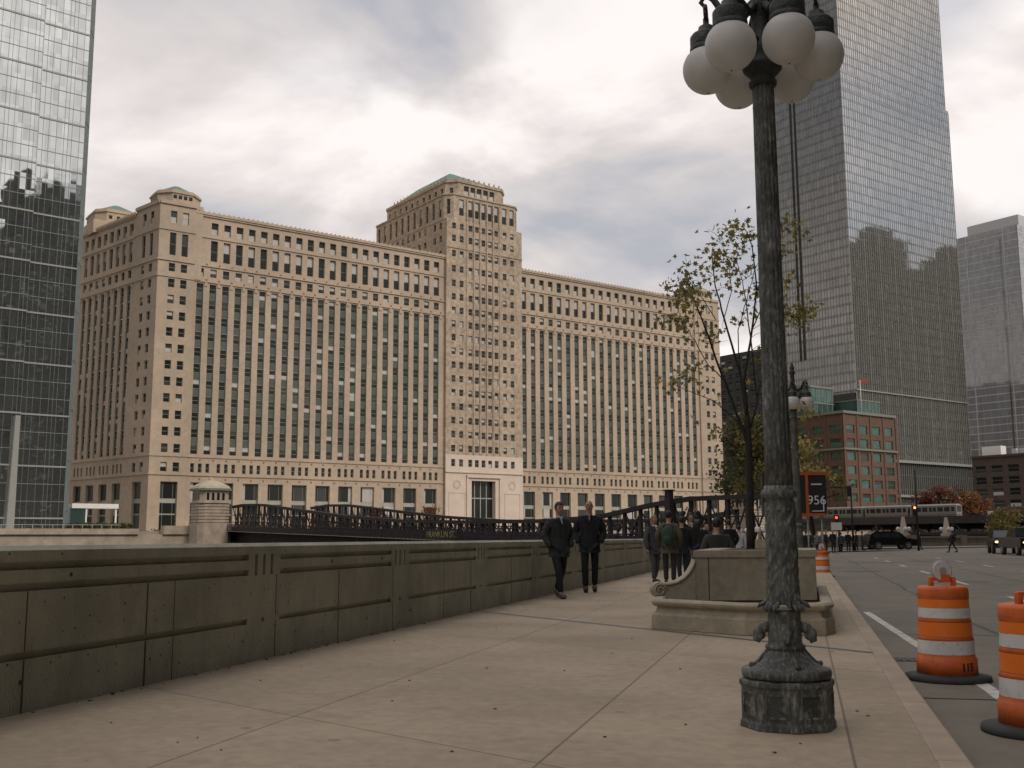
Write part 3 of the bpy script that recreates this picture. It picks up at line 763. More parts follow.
# left wing
PL0, PL1 = -85.3, -76.9
storesL = [-12.97 - 6.08 * k for k in range(11)]
cenL = sorted([c + d for c in storesL for d in (-1.52, 1.52)])
rows_wing(FRONT, PL1, -8.9, cenL, storesL, skipA=(0,))
store_windows(FRONT, storesL)
pavilion(Frame((0, -.5), (1, 0)), PL0, PL1, (-82.1, -79.35))
storesR = [19.1 + 6.36 * k for k in range(11)]
cenR = sorted([c + d for c in storesR for d in (-1.59, 1.59)])
rows_wing(FRONT, 16.2, 86.7, cenR, storesR, skipA=(21,))
store_windows(FRONT, storesR)
pavilion(Frame((0, -.5), (1, 0)), 86.7, 96.2, (90.1, 92.8))
# pavilion returns
for s_ in (PL1, 86.7):
    wall_mb.face([(s_, -.5, ZB), (s_, .01, ZB), (s_, .01, 77.4), (s_, -.5, 77.4)])
# west side, skewed
SK = R_(12.0)
uw = Vector((sin(SK), -cos(SK)))       # pointing south along the west side
LW = 92.0
WEST = Frame(Vector((PL0, -.5)) - uw * LW, uw)
pavilion(WEST, LW - 10.5, LW, (LW - 6.6, LW - 3.3))
stW = [LW - 14.0 - 6.2 * k for k in range(12)]
ceW = sorted([c + d for c in stW for d in (-1.55, 1.55)])
rows_wing(WEST, 6, LW - 10.5, ceW, stW)
store_windows(WEST, stW[:5])
# east side, plain
wall_mb.face([(96.2, -.5, ZB), (96.2, 90, ZB), (96.2, 90, 76), (96.2, -.5, 76)])
# roofs
w0 = WEST(6, 0, 0)
wall_mb.face([(PL0, 0, 75.2), (96.2, 0, 75.2), (96.2, 90, 75.2), (w0[0], w0[1], 75.2)])
roof_mb = MB()
def cap(cx, cy, hw, hd, z0, z1, zr, ch=2.2, skew=None):
    def octo(a, b, c): return [(cx - a + c, cy - b), (cx + a - c, cy - b), (cx + a, cy - b + c), (cx + a, cy + b - c), (cx + a - c, cy + b), (cx - a + c, cy + b), (cx - a, cy + b - c), (cx - a, cy - b + c)]
    P0 = octo(hw, hd, ch); wall_mb.prism(P0, z0, z1 - .9, 0, cap=True)
    wall_mb.prism(octo(hw + .25, hd + .25, ch), z1 - .9, z1 - .5); wall_mb.prism(octo(hw - .1, hd - .1, ch), z1 - .5, z1)
    for (fx, k) in ((0, 4), (1, 4)):
        for j in range(k):
            if fx == 0:
                x = cx - hw + ch + (2 * hw - 2 * ch) * (j + .5) / k; wm.box(x - .4, x + .4, cy - hd - .02, cy - hd + .1, z0 + .8, z0 + 1.7, 1)
            else:
                y = cy - hd + ch + (2 * hd - 2 * ch) * (j + .5) / k; wm.box(cx - hw - .02, cx - hw + .1, y - .4, y + .4, z0 + .8, z0 + 1.7, 1)
    rm = MB(); rm.prism(octo(hw - .5, hd - .5, ch), z1, zr, 0, octo(hw * .12, hd * .12, hw * .04)); rm.build('cap_roof', 'green_roof', mart)
# front-left, front-right, rear-left caps (with the block below them)
wall_mb.box(-76.9, -75.3, -.4, 10.2, 60, 77.35); wall_mb.box(PL0 + .45, -76.9, .35, 10.2, 60, 77.35); cap(-80.2, 4.7, 5.0, 5.1, 77.4, 80.4, 82.6, 2.6)
wall_mb.box(85.2, 86.7, -.35, 10.2, 60, 77.35); wall_mb.box(86.7, 96.1, .35, 10.2, 60, 77.35); cap(91.0, 4.7, 4.9, 5.1, 77.4, 80.4, 82.6, 2.6)
cap(62.0, 26, 6, 6, 75.3, 80.5, 84.0)
cx_, cy_, _z = WEST(LW - 34, -7, 0)
wall_mb.box(cx_ - 7.0, cx_ + 6.6, cy_ - 6.6, cy_ + 6.6, 75.3, 78.6); cap(cx_, cy_, 6.0, 6.0, 78.6, 82.0, 84.6)
# ---- tower
T0, T1 = -8.9, 16.2; TF = Frame((0, -.9), (1, 0))
tcols = [-6.53, -4.05, -1.15, .97, 3.1, 5.28, 7.42, 10.25, 12.8]
def tw(fr, mbw, z0, z1, cols, a, b, hw=.62, depth=.35, kind=None, s0=T0, s1=T1):
    band(mbw, fr, s0, s1, z0, z1, [(c - hw, c + hw, a, b) for c in cols], depth)
    for c in cols:
        if kind: single.append((fr, c - hw, c + hw, a, b, -depth + .02, 3 if kind == 'up' else 1, 3 if kind == 'lo' else 1, 'B'))
        else: pane(wm, fr, c - hw, c + hw, a, b, -depth + .02, rnd_pane(.3, .35), rnd_pane(.22, .3))
M['tower_stone'] = mat('darker_tower_limestone', (0.365, 0.29, 0.213), 0.85, 0.34, 0.9, 0.25, 6, big=(0.12, 0.12))
tmb = MB()
band(pale, TF, T0, T1, ZB, 19.2, [(-.7, 7.0, ZB, 16.2)], 1.6)
tw(TF, pale, 19.2, 22.9, tcols, 19.8, 21.7)
zp = 22.9
for k in range(1, 14):
    zt = 21.7 + 3.7 * k; tw(TF, tmb, zp, zt + .6, tcols, zt - 1.75, zt); zp = zt + .6
for zt in (73.8, 78.0, 82.2):
    tw(TF, tmb, zp, zt + .7, tcols, zt - 1.75, zt); zp = zt + .7
tw(TF, tmb, zp, 86.2, tcols, 84.0, 85.6)
# vertical ribs between the five central columns
for x in (-.1, 2.03, 4.2, 6.35): tmb.box(x - .2, x + .2, -1.15, -.903, 23.2, 92.8)
for x in (-2.3, 8.6): tmb.box(x - .25, x + .25, -1.05, -.903, 23.2, 92.8)
pale.box(-2.4, -1.9, -1.25, -.903, ZB, 17.6); pale.box(8.2, 8.7, -1.25, -.903, ZB, 17.6); pale.box(-2.4, 8.7, -1.35, -.903, 17.0, 17.7)
pale.box(T0 - .05, T1 + .05, -1.2, -.9, 18.2, 18.5); tmb.box(T0 - .05, T1 + .05, -1.1, -.9, 77.0 + 1.6, 78.9 , 0)
for s_ in (-5.3, 12.6):
    pale.box(s_ - 2.6, s_ - 2.45, -1.0, -.903, ZB, 12.9); pale.box(s_ + 2.45, s_ + 2.6, -1.0, -.903, ZB, 12.9); pale.box(s_ - 2.6, s_ + 2.6, -1.0, -.903, 12.9, 13.15)
    r_ = 1.0
    for k in range(12):
        a = k * pi / 6; pale.box(s_ + r_ * cos(a) - .2, s_ + r_ * cos(a) + .2, -1.02, -.903, 15.2 + r_ * sin(a) - .2, 15.2 + r_ * sin(a) + .2)
# tower side (west) faces
DT = 47.0
TW = Frame((T0, DT - .9), (0, -1))       # s runs from back to front
colsW = [DT - 6.0, DT - 3.0]
strW = [DT - 11 - 3.05 * k for k in range(9)]
band(tmb, TW, 0, DT, ZB, 76, [], .3)
zp = 76
for zt in (78.0, 82.2, 85.9):
    band(tmb, TW, 0, DT, zp, zt + .6, [(c - .6, c + .6, zt - 1.8, zt) for c in strW + colsW], .4)
    for c in strW + colsW: pane(wm, TW, c - .6, c + .6, zt - 1.8, zt, -.38, rnd_pane(.2, .4), rnd_pane(.1, .3))
    zp = zt + .6
# east side + roof of body A
def octa(a0, a1, b0, b1, c): return [(a0 + c, b0), (a1 - c, b0), (a1, b0 + c), (a1, b1 - c), (a1 - c, b1), (a0 + c, b1), (a0, b1 - c), (a0, b0 + c)]
tmb.face([(T1, -.9, ZB), (T1, DT - .9, ZB), (T1, DT - .9, 86.2), (T1, -.9, 86.2)])
tmb.face([(T0, DT - .9, 70), (T0, DT - .9, 86.5), (T1, DT - .9, 86.5), (T1, DT - .9, 70)])
tmb.prism([(T0, -.89), (T1, -.89), (T1, DT - .9), (T0, DT - .9)], 86.2, 86.55)
# body B 86.5..93.6 with chamfered corners
def winband(poly_a, poly_b, z0, z1, n, a, b, hw, kind, skip_end=.0, mbw=None):
    u = (Vector(poly_b) - Vector(poly_a)); L_ = u.length; fr = Frame(poly_a, u)
    cs = [L_ * (i + .5) / n for i in range(n)] if isinstance(n, int) else n
    band(mbw or tmb, fr, 0, L_, z0, z1, [(c - hw, c + hw, a, b) for c in cs], .4)
    for c in cs:
        if kind: single.append((fr, c - hw, c + hw, a, b, -.38, 3 if kind == 'up' else 1, 3 if kind == 'lo' else 1, 'B'))
        else: pane(wm, fr, c - hw, c + hw, a, b, -.38, rnd_pane(.3, .2), 1)
B = octa(T0 + .3, T1 - .2, -.75, DT - 6.5, 2.0)
tmb.prism([(p[0] * 1, p[1]) for p in octa(T0 + .8, T1 - .7, -.25, DT - 7, 2.0)], 86.6, 93.4)
xs = T0 + .3 + 2.0
winband(B[0], B[1], 86.6, 93.5, [c - xs for c in tcols if xs + .5 < c < T1 - 2.9], 88.0, 92.6, .74, 'up')
winband(B[1], B[2], 86.6, 93.5, [1.4], 88.2, 92.4, .5, None)
winband(B[7], B[0], 86.6, 93.5, [1.4], 88.2, 92.4, .5, None)
winband(B[6], B[7], 86.6, 93.5, 11, 87.6, 92.4, .6, None)
winband(B[2], B[3], 86.6, 93.5, 0, 0, 0, .1, None)
tmb.prism(octa(T0 + .05, T1 + .05, -1.0, DT - 6.3, 2.1), 93.5, 93.9)
# body C
C3 = octa(T0 + 2.4, T1 - 3.0, 1.2, DT - 8.5, 2.6)
tmb.prism(octa(T0 + 2.9, T1 - 3.5, 1.7, DT - 9, 2.6), 93.9, 98.0)
x3 = T0 + 2.4 + 2.6
winband(C3[0], C3[1], 93.9, 98.1, [c - x3 for c in tcols[2:7]], 94.7, 97.4, .8, 'lo')
winband(C3[1], C3[2], 93.9, 98.1, [1.8], 94.9, 96.6, .5, None)
winband(C3[7], C3[0], 93.9, 98.1, [1.8], 94.9, 96.6, .5, None)
winband(C3[6], C3[7], 93.9, 98.1, 10, 94.9, 96.8, .6, None)
winband(C3[2], C3[3], 93.9, 98.1, 0, 0, 0, .1, None)
tmb.prism(octa(T0 + 2.1, T1 - 2.7, .9, DT - 8.2, 2.7), 98.1, 98.9)
for k in range(9):
    x = T0 + 5 + k * 1.7; tmb.box(x, x + .3, 1.0, 1.3, 98.9, 99.7)
for k in range(16):
    y = 3 + k * 1.9; tmb.box(T0 + 2.3, T0 + 2.55, y, y + .3, 98.9, 99.7)
roof_mb.prism(octa(T0 + 2.8, T1 - 3.4, 1.6, DT - 9, 2.6), 98.9, 105.3, 0, octa(T0 + 10.5, T1 - 13.0, 14, DT - 15, .3))
# build parts
wall_mb.build('limestone_wall', 'lime', mart)
pale.build('entrance_surround', 'lime_lt', mart)
tmb.build('central_tower', 'tower_stone', mart)
roof_mb.build('copper_roof', 'green_roof', mart)
o = sp_mb.build('spandrel', 'spandrel', mart); tag(o, kind='stuff')
bm_ = MB()
for c in sorted(storesL + storesR):
    for d in (-3.05, 0): bm_.box(c + d - .14, c + d + .14, -.16, -.003, 18.7, 19.0); bm_.box(c + d - .14, c + d + .14, -.16, -.003, 14.4, 14.75)
for c in cenL + cenR: bm_.box(c + 1.25, c + 1.6, -.2, -.002, 60.2, 60.55); bm_.box(c + 1.25, c + 1.6, -.2, -.002, 63.9, 64.2)
o = bm_.build('terracotta_boss', 'terra', mart); tag(o, kind='stuff')
# entrance: dark recess with glass doors
mb = MB(); mb.box(-.7, 7.0, .7, .8, ZB, 16.2, 1)
for x in (1.2, 3.1, 5.0): mb.box(x - .12, x + .12, .55, .7, ZB, 16.2, 0)
for z in (6.2, 11.5): mb.box(-.7, 7.0, .5, .55, z, z + .3, 0)
mb.build('entrance_glazing', ['sash', 'win', 'win2'], mart)
single.sort(key=lambda t: -(t[2] - t[1]) * (t[4] - t[3]) - (50 if t[8] == 'S' else 0))
cnt = 0
for (fr, a, b, c, d, out, um, lm, kd) in single:
    mbw = wm if cnt >= 99 else MB()
    if kd == 'S':
        mbw.face([fr(a, out, c), fr(b, out, c), fr(b, out, d), fr(a, out, d)], 0)
        w3 = (b - a)
        for i, (f0, f1) in enumerate(((.03, .2), (.22, .78), (.8, .97))):
            for (z0, z1) in ((c + .1, c + 3.4), (c + 3.7, c + 6.0), (c + 7.0, d - .15)):
                mm = 1 if random.random() < .72 else random.choice((2, 2, 3))
                mbw.face([fr(a + w3 * f0, out + .04, z0), fr(a + w3 * f1, out + .04, z0), fr(a + w3 * f1, out + .04, z1), fr(a + w3 * f0, out + .04, z1)], mm)
    else: pane(mbw, fr, a, b, c, d, out, um, lm, .5 if kd != 'A' else .5)
    if cnt < 99: mbw.build('window', WM, mart)
    cnt += 1
o = wm.build('window', WM, mart); tag(o, kind='stuff')
# roof antenna bits
# ================================================================== CURTAIN WALL TOWERS
def curtain(fr, L_, z0, z1, zs, gl, ml, bd, sp=1.5, mw=.06, md=.18, bh=.9, bo=.03, every=None):
    gl.face([fr(0, 0, z0), fr(L_, 0, z0), fr(L_, 0, z1), fr(0, 0, z1)])
    n = int(L_ / sp)
    for k in range(n + 1):
        s = L_ * k / n; w = mw * (2.2 if every and k % every == 0 else 1)
        ml.box(s - w, s + w, -md, -.002, z0, z1, 0, lambda a, b, z: fr(a, -b, z))
    for z in zs: bd.box(0, L_, -bo, -.001, z, z + bh, 0, lambda a, b, z: fr(a, -b, z))

# --- tall right tower
e0, n0 = 370.0, 273.0
p = at(864, 434)
rtw = thing('glass_tower', 'very tall silver glass office tower rising past the top edge, right of the lamp', 'office tower', (p.x, p.y, 2.5), TH)
gl, ml, bd = MB(), MB(), MB()
LS = along(p, CE, 976); LWW = along(p, CN, 786); HT = 275; print('RT', LS, LWW)
fS = Frame((0, 0), (1, 0)); fW = Frame((0, LWW), (0, -1))
zs = [33 + 4.15 * k for k in range(56)]
curtain(fS, LS, 31, 199, [z for z in zs if z < 198], gl, ml, bd, 1.5, .05, .16, 1.0, .05, 7)
curtain(Frame((0, .4), (1, 0)), LS - 1.6, 199, HT, [z for z in zs if z > 198], gl, ml, bd, 1.5, .05, .16, 1.0, .05, 7)
curtain(fW, LWW, 31, HT, zs, gl, ml, bd, 1.5, .06, .25, 1.2, .05, 8)
for i in (38, 39, 40):
    z = zs[i]; bd.box(0, LS, -.08, -.002, z - .4, z + 1.4, 0, lambda a, b, z: fS(a, -b, z))
# east notch + podium
gl.face([(LS, 0, 31), (LS, 50, 31), (LS, 50, 199), (LS, 0, 199)]); gl.face([(LS - 1.6, .4, 199), (LS - 1.6, 50, 199), (LS - 1.6, 50, HT), (LS - 1.6, .4, HT)]); gl.face([(0, 0, 199), (LS, 0, 199), (LS, 50, 199), (0, 50, 199)])
fP = Frame((-1, -2.5), (1, 0)); fPW = Frame((-1, LWW), (0, -1)); pg = MB()
curtain(fP, LS + 2.5, 0, 29.5, [6, 12, 18, 24], pg, ml, bd, 1.5, .07, .25, .6, .04)
curtain(fPW, LWW + 2.5, 0, 29.5, [6, 12, 18, 24], pg, ml, bd, 1.5, .07, .25, .6, .04)
cn = MB(); cn.box(-2.0, LS + 3, -3.8, LWW, 29.5, 30.6); cn.box(-2.0, LS + 6, -3.8, LWW, 15.0, 16.0); cn.box(-.6, LS + .5, -.6, LWW, 59, 59.5)
lv = MB()
for zi in (40, 41):
    for g in range(5):
        for j in range(8):
            y = 3 + g * 15 + j * 1.6
            if y < LWW - 2: lv.box(-.06, -.001, y, y + .95, zs[zi] + .8, zs[zi] + 3.6)
dk = MB()
for y in (LWW * .62, LWW * .68): dk.box(-.35, .02, y, y + .9, 75, HT)
gl.build('glass_wall', 'rt_glass', rtw); pg.build('podium_glass', 'win2', rtw); o = ml.build('mullion', 'rt_mull', rtw); tag(o, kind='stuff')
o = bd.build('floor_band', 'rt_band', rtw); tag(o, kind='stuff')
cn.build('podium_cornice', 'rt_mull', rtw); lv.build('louvre_opening', 'black', rtw); dk.build('vertical_slot', 'black', rtw)
# darker lower glazing stretch on the west face
mb = MB(); mb.box(-.35, -.31, 0.5, LWW, 31, 58); mb.build('lower_glazing', 'win2', rtw)

# --- left tower
lt0 = at(62, 190); uL = Vector((cos(R_(54)), sin(R_(54))))
ltw = thing('residential_tower', 'mirrored green glass tower with pale floor fins cut by the left edge', 'tower', (lt0.x, lt0.y, 2.5), R_(54))
gl, ml, fn = MB(), MB(), MB()
H_ = 125
fz = []
z = 2.3
while z < H_: fz.append(z); z += 9.16
f1 = Frame((-8.35, 0), (1, 0)); f2 = Frame((-70, -.9), (1, 0))
for fr, L_ in ((f1, 8.35), (f2, 61.65)):
    gl.face([fr(0, 0, -6), fr(L_, 0, -6), fr(L_, 0, H_), fr(0, 0, H_)])
    random.seed(3); s = 0
    while s < L_:
        ml.box(s - .022, s + .022, -.07, -.002, -6, H_, 0, lambda a, b, z: fr(a, -b, z)); s += random.choice((.7, 1.0, 1.35, 1.35))
    for z in fz:
        fn.box(0, L_ - .05, -.16, -.003, z, z + .3, 0, lambda a, b, q: fr(a, -b, q))
        for q in (3.05, 6.1): ml.box(0, L_, -.06, -.001, z + q, z + q + .12, 0, lambda a, b, z_: fr(a, -b, z_))
gl.face([(-8.35, -.9, -6), (-8.35, 0, -6), (-8.35, 0, H_), (-8.35, -.9, H_)])
# chamfer then east face
fC = Frame((0, 0), (.45, .89)); LC = 3.6
gl.face([fC(0, 0, -6), fC(LC, 0, -6), fC(LC, 0, H_), fC(0, 0, H_)])
for s in (0, 1.2, 2.4, 3.6): ml.box(s - .05, s + .05, -.12, -.002, -6, H_, 0, lambda a, b, z: fC(a, -b, z))
for z in fz: ml.box(0, LC, -.08, -.002, z + 1.5, z + 1.75, 0, lambda a, b, q: fC(a, -b, q))
e_ = fC(LC, 0, 0)
gl.face([(e_[0], e_[1], -6), (e_[0], e_[1] + 22, -6), (e_[0], e_[1] + 22, H_), (e_[0], e_[1], H_)])
gl.face([(-70, -.9, H_), (0, -.0, H_), (e_[0], e_[1], H_), (e_[0], e_[1] + 22, H_), (-70, 24, H_)])
gl.build('glass_wall', 'lt_glass', ltw); o = ml.build('mullion', 'lt_mull', ltw); tag(o, kind='stuff')
fn.build('floor_fin', 'lt_fin', ltw)
xc = along(lt0, uL, 7); mb = MB(); mb.prism([(xc - .9, -2.2), (xc + .5, -2.2), (xc + .5, -.95), (xc - .9, -.95)], -6, 20.2, 0, [(xc - .3, -2.0), (xc + .5, -2.0), (xc + .5, -.95), (xc - .3, -.95)]); mb.build('corner_column', 'lt_fin', ltw)
# fence before the tower
fe = thing('railing', 'thin grey railing on the river edge in front of the left glass tower', 'railing', (*city(10, 180), 2.5), TH)
mb = MB(); mb.box(-60, 42, -.04, .04, 1.0, 1.08)
for k in range(68): mb.box(-60 + k * 1.5, -59.92 + k * 1.5, -.04, .04, -.6, 1.0)
mb.build('rails', 'steel_lt', fe)

# --- far right tower
p = at(1040, 560); eF, nF = en(p)
frt = thing('office_tower', 'pale grey-blue banded office tower at the right edge, partly behind the tall tower', 'office tower', (*city(eF, nF), 2.5), TH)
gl, ml, bd = MB(), MB(), MB(); HF = 168
fW = Frame((0, 44), (0, -1)); fS = Frame((0, 0), (1, 0))
zs2 = [4.2 * k for k in range(1, 40)]
curtain(fW, 44, 0, HF, zs2, gl, ml, bd, 4.4, .04, .03, .5, .05)
curtain(fS, 50, 0, HF, zs2, gl, ml, bd, 4.4, .04, .03, .5, .05)
dk = MB(); dk.box(-.2, -.02, 9.6, 10.6, 0, HF - 6); dk.box(-.25, -.03, -.2, .2, 0, HF)
mb = MB(); mb.box(2, 48, -0, 30, HF, HF + 6)
for x in (30, 8): dk.box(-.2, -.02, x, x + .5, 0, HF, 1)
gl.build('glass_wall', 'fr_glass', frt); o = ml.build('mullion', 'fr_band', frt); tag(o, kind='stuff'); o = bd.build('floor_band', 'fr_band', frt); tag(o, kind='stuff')
dk.build('vertical_slot', ['rt_band', 'fr_band'], frt); mb.build('roof_storey', 'fr_band', frt)

# ------------------------------------------------ plain blocks with punched windows
def block(name, label, e, n, we, dn, h, wallm, bay=3.4, floor=3.7, ww=1.7, wh=2.0, z0=2.5, win='win', cornice=None, rz=TH, base=5.0, west=True, south=True, parts=False, bandz=None, north=False, east=False):
    p = city(e, n) if rz == TH else Vector((e, n))
    t = thing(name, label, 'building', (p.x, p.y, z0), rz)
    wl, wn = MB(), MB()
    faces = []
    if south: faces.append((Frame((0, 0), (1, 0)), we))
    if west: faces.append((Frame((0, dn), (0, -1)), dn))
    if north: faces.append((Frame((we, dn), (-1, 0)), we))
    if east: faces.append((Frame((we, 0), (0, 1)), dn))
    k = 0
    for fr, L_ in faces:
        nb = max(1, int(L_ / bay)); cs = [L_ * (i + .5) / nb for i in range(nb)]
        z = 0; 
        while z + floor < h - .8:
            a, b = z + (floor - wh) * .5, z + (floor + wh) * .5
            band(wl, fr, 0, L_, z, z + floor, [(c - ww / 2, c + ww / 2, a, b) for c in cs], .35)
            for c in cs:
                mbw = MB() if parts and k < 99 else wn
                pane(mbw, fr, c - ww / 2, c + ww / 2, a, b, -.33, rnd_pane(.12, .3), rnd_pane(.08, .3))
                if mbw is not wn:
                    mbw.build('window', parts, t); k += 1
            z += floor
        band(wl, fr, 0, L_, z, h, [], .3)
    wl.face([(0, 0, h), (we, 0, h), (we, dn, h), (0, dn, h)])
    if not east: wl.face([(we, 0, 0), (we, dn, 0), (we, dn, h), (we, 0, h)])
    if not north: wl.face([(0, dn, 0), (0, dn, h), (we, dn, h), (we, dn, 0)])
    if not west: wl.face([(0, 0, 0), (0, dn, 0), (0, dn, h), (0, 0, h)])
    if not south: wl.face([(0, 0, 0), (we, 0, 0), (we, 0, h), (0, 0, h)])
    wl.build('wall', wallm, t)
    if wn.v:
        o = wn.build('window', ['sash', win, 'win2', 'blind', 'spandrel'], t); tag(o, kind='stuff')
    if cornice:
        mb = MB()
        for zc in ([h] + (bandz or [])): mb.box(-.6, we + .6, -.6, dn + .1, zc - .5, zc + (.35 if zc == h else 0.1))
        mb.build('cornice', cornice, t)
    return t
# brick warehouse
br = block('brick_building', 'red-brown brick building with teal windows and grey-green cornice behind the elevated train', *en(at(849, 339)), 27.5, 34, 38.8, 'brick', bay=6.6, floor=4.45, ww=4.2, wh=2.7, cornice='cornice', bandz=[27.0], parts=['cornice', 'teal_glass', 'win2', 'teal_blind'])
mb = MB()
for k in range(5):
    x = .4 + k * 7.05; mb.box(min(x, 29) - .8, min(x, 29) + .2, -.25, -.003, 0, 38)
for k in range(6): mb.box(-.25, -.003, .3 + k * 6.5, 1.1 + k * 6.5, 0, 38)
mb.build('pilaster', 'brick', br)
mb = MB(); mb.box(1.5, 14, 14, 32, 38.9, 48.5, 1); mb.box(1.2, 14.4, 13.6, 32.4, 48.5, 49.2, 0)
for k in range(8): mb.box(1.4, 1.5, 14.2 + k * 2.4, 14.5 + k * 2.4, 38.9, 48.5, 0)
for k in range(5): mb.box(2 + k * 2.8, 2.2 + k * 2.8, 13.9, 14, 38.9, 48.5, 0)
mb.box(1.3, 14.1, 13.8, 32, 43.2, 43.6, 0)
mb.build('penthouse', ['cornice', 'teal_glass'], br)
mb = MB(); mb.box(16, 28.6, 6, 20, 39, 44.2, 1); mb.box(15.8, 28.8, 5.8, 20, 44.2, 44.6, 0)
for k in range(7): mb.box(16 + k * 2, 16.2 + k * 2, 5.9, 6, 39, 44.2, 0)
mb.build('roof_pavilion', ['cornice', 'teal_glass'], br)
# flag on roof
p = at(868, 349)
fl = thing('flagpole', 'white flagpole with small red flag on the brick building roof', 'flagpole', (p.x, p.y, 41.6), 0)
mb = MB(); mb.tube([(0, 0, 0), (0, 0, 11.5)], [.12, .08], 8); mb.build('pole', 'white', fl)
mb = MB(); mb.box(.12, 2.2, -.03, .03, 10.3, 11.4, 0); mb.build('flag', mat('red_flag', (.4, .06, .05)), fl)
# dark buildings behind the tree
block('dark_office_building', 'dark brown office building behind the street tree, right of the limestone block', 262, 262, 70, 40, 37, 'brick_dk', bay=3.2, floor=3.8, ww=1.9, wh=2.2)
block('pale_tower', 'small pale stepped tower far behind the street tree', 300, 340, 22, 20, 74, 'far_tan', bay=2.6, floor=3.6, ww=1.1, wh=1.8)
# brown warehouse at the right
eb, nb_ = en(at(977, 430))
bb = block('brown_warehouse', 'low dark brown warehouse at the right edge below the grey tower', eb, nb_ - 96, 60, 96, 30.5, 'brick_dk', bay=6.6, floor=4.6, ww=4.6, wh=2.9, cornice='brick_dk')
mb = MB(); mb.box(6, 24, 10, 46, 30.6, 38); mb.build('roof_bulkhead', mat('peach_render', (.45, .3, .24)), bb)
mb = MB(); mb.box(1, 5, 84, 92, 30.6, 34.5); mb.build('stair_head', 'white', bb)
mb = MB()
for k in range(24): mb.box(1, 2, 4 + k * 3.2, 6 + k * 3.2, 31, 33)
mb.build('roof_vent', 'fr_band', bb)

# --- buildings outside the frame: what the glass mirrors and what shades the street
def mirror_block(label, e, n, we, dn, h, m_='far_block', rz=TH, **k):
    return block('office_building', label, e, n, we, dn, h, m_, bay=5, floor=4.2, ww=3.2, wh=2.6, z0=0, rz=rz, north=True, east=True, **k)
mirror_block('grey office block beyond the right edge, mirrored in the tall tower', 478, 178, 31, 12, 162)
mirror_block('taller grey office tower beyond the right edge, mirrored in the tall tower', 509.5, 178, 18, 12, 175)
mirror_block('narrow grey office slab beside the taller mirrored tower', 528, 178, 12, 12, 171)
mirror_block('stepped grey office slab beyond the right edge of the view', 540.5, 178, 30, 12, 155)
mirror_block('low grey office slab beyond the right edge of the view', 571, 178, 14, 12, 166)
mirror_block('dark office block farthest beyond the right edge', 585.5, 178, 60, 12, 176, 'far_block')
mirror_block('dark apartment slab standing behind the tall tower', 426, 352, 42, 46, 98, 'far_block')
# west side of the river, mirrored in the left tower
# south side of the street
for (x, y, w, d, h, lb, m_) in ((24, -90, 45, 60, 118, 'brown office block behind the camera', 'brick_dk'), (24, -28, 30, 44, 108, 'grey office block along the street', 'far_block'), (30, 18, 30, 24, 128, 'dark office tower along the street', 'brick_dk'), (32, 44, 30, 26, 116, 'tan office block along the street', 'far_tan'), (46, 74, 34, 22, 126, 'grey office tower near the intersection', 'far_block'), (64, 100, 40, 40, 112, 'brown office block near the intersection', 'brick_dk')):
    mirror_block(lb, x, y, w, d, h, m_, rz=0.0)
mirror_block('grey slab behind the camera down the street', -2, -190, 24, 60, 110, 'far_block', rz=0.0)

# ================================================================== FAR BANK DETAILS
em = thing('embankment_wall', 'pinkish stone river embankment wall below the limestone block', 'wall', (*city(60, 177.5), 0), TH)
mb = MB(); mb.box(-60, 200, -.5, .5, -6, 2.0); mb.box(-2, 18, -.9, .6, 2.0, 3.4); mb.box(-60, -6, -.9, .6, 2.0, 2.9)
mb.build('stonework', 'rust_stone', em)
for (px, w, wd, h, lb) in ((97, 196, 13, 1.6, 'clipped green hedge on the embankment left of the bridge house'),):
    p = at(px, w); t = thing('hedge', lb, 'hedge', (p.x, p.y, 2.5), TH)
    mb = MB(); 
    for k in range(1600): leafcloud(mb, (random.uniform(-wd / 2, wd / 2), random.uniform(-.8, .8), random.uniform(.2, h)), .2, 1, .45)
    mb.build('foliage', 'leaf_dark', t)
p = at(163, 184); t = thing('ivy_mound', 'dark trailing ivy and shrubs hanging over the stone embankment', 'shrub', (p.x, p.y, .5), TH)
mb = MB()
for k in range(1500):
    x = random.gauss(0, 3.6); leafcloud(mb, (x, random.uniform(-.6, .6), random.uniform(-1.5, 2.4 - abs(x) * .12)), .25, 1, .4)
mb.build('foliage', 'leaf_dark', t)
# pavilion canopy left of mart corner
p = at(95, 205); t = thing('entrance_canopy', 'small white canopy with glazed sides on the plaza by the left glass tower', 'canopy', (p.x, p.y, 2.5), TH)
mb = MB(); mb.box(-5, 3.6, -2, 2, 4.6, 5.5); mb.build('roof', 'white', t)
mb = MB(); mb.box(-5.2, -2.5, -1.8, 1.8, 0, 4.6); mb.build('glazing', 'teal_glass', t)
for x in (-2.3, 3.2):
    mb = MB(); mb.box(x - .15, x + .15, -1.8, -1.5, 0, 4.6); mb.build('post', 'white', t)

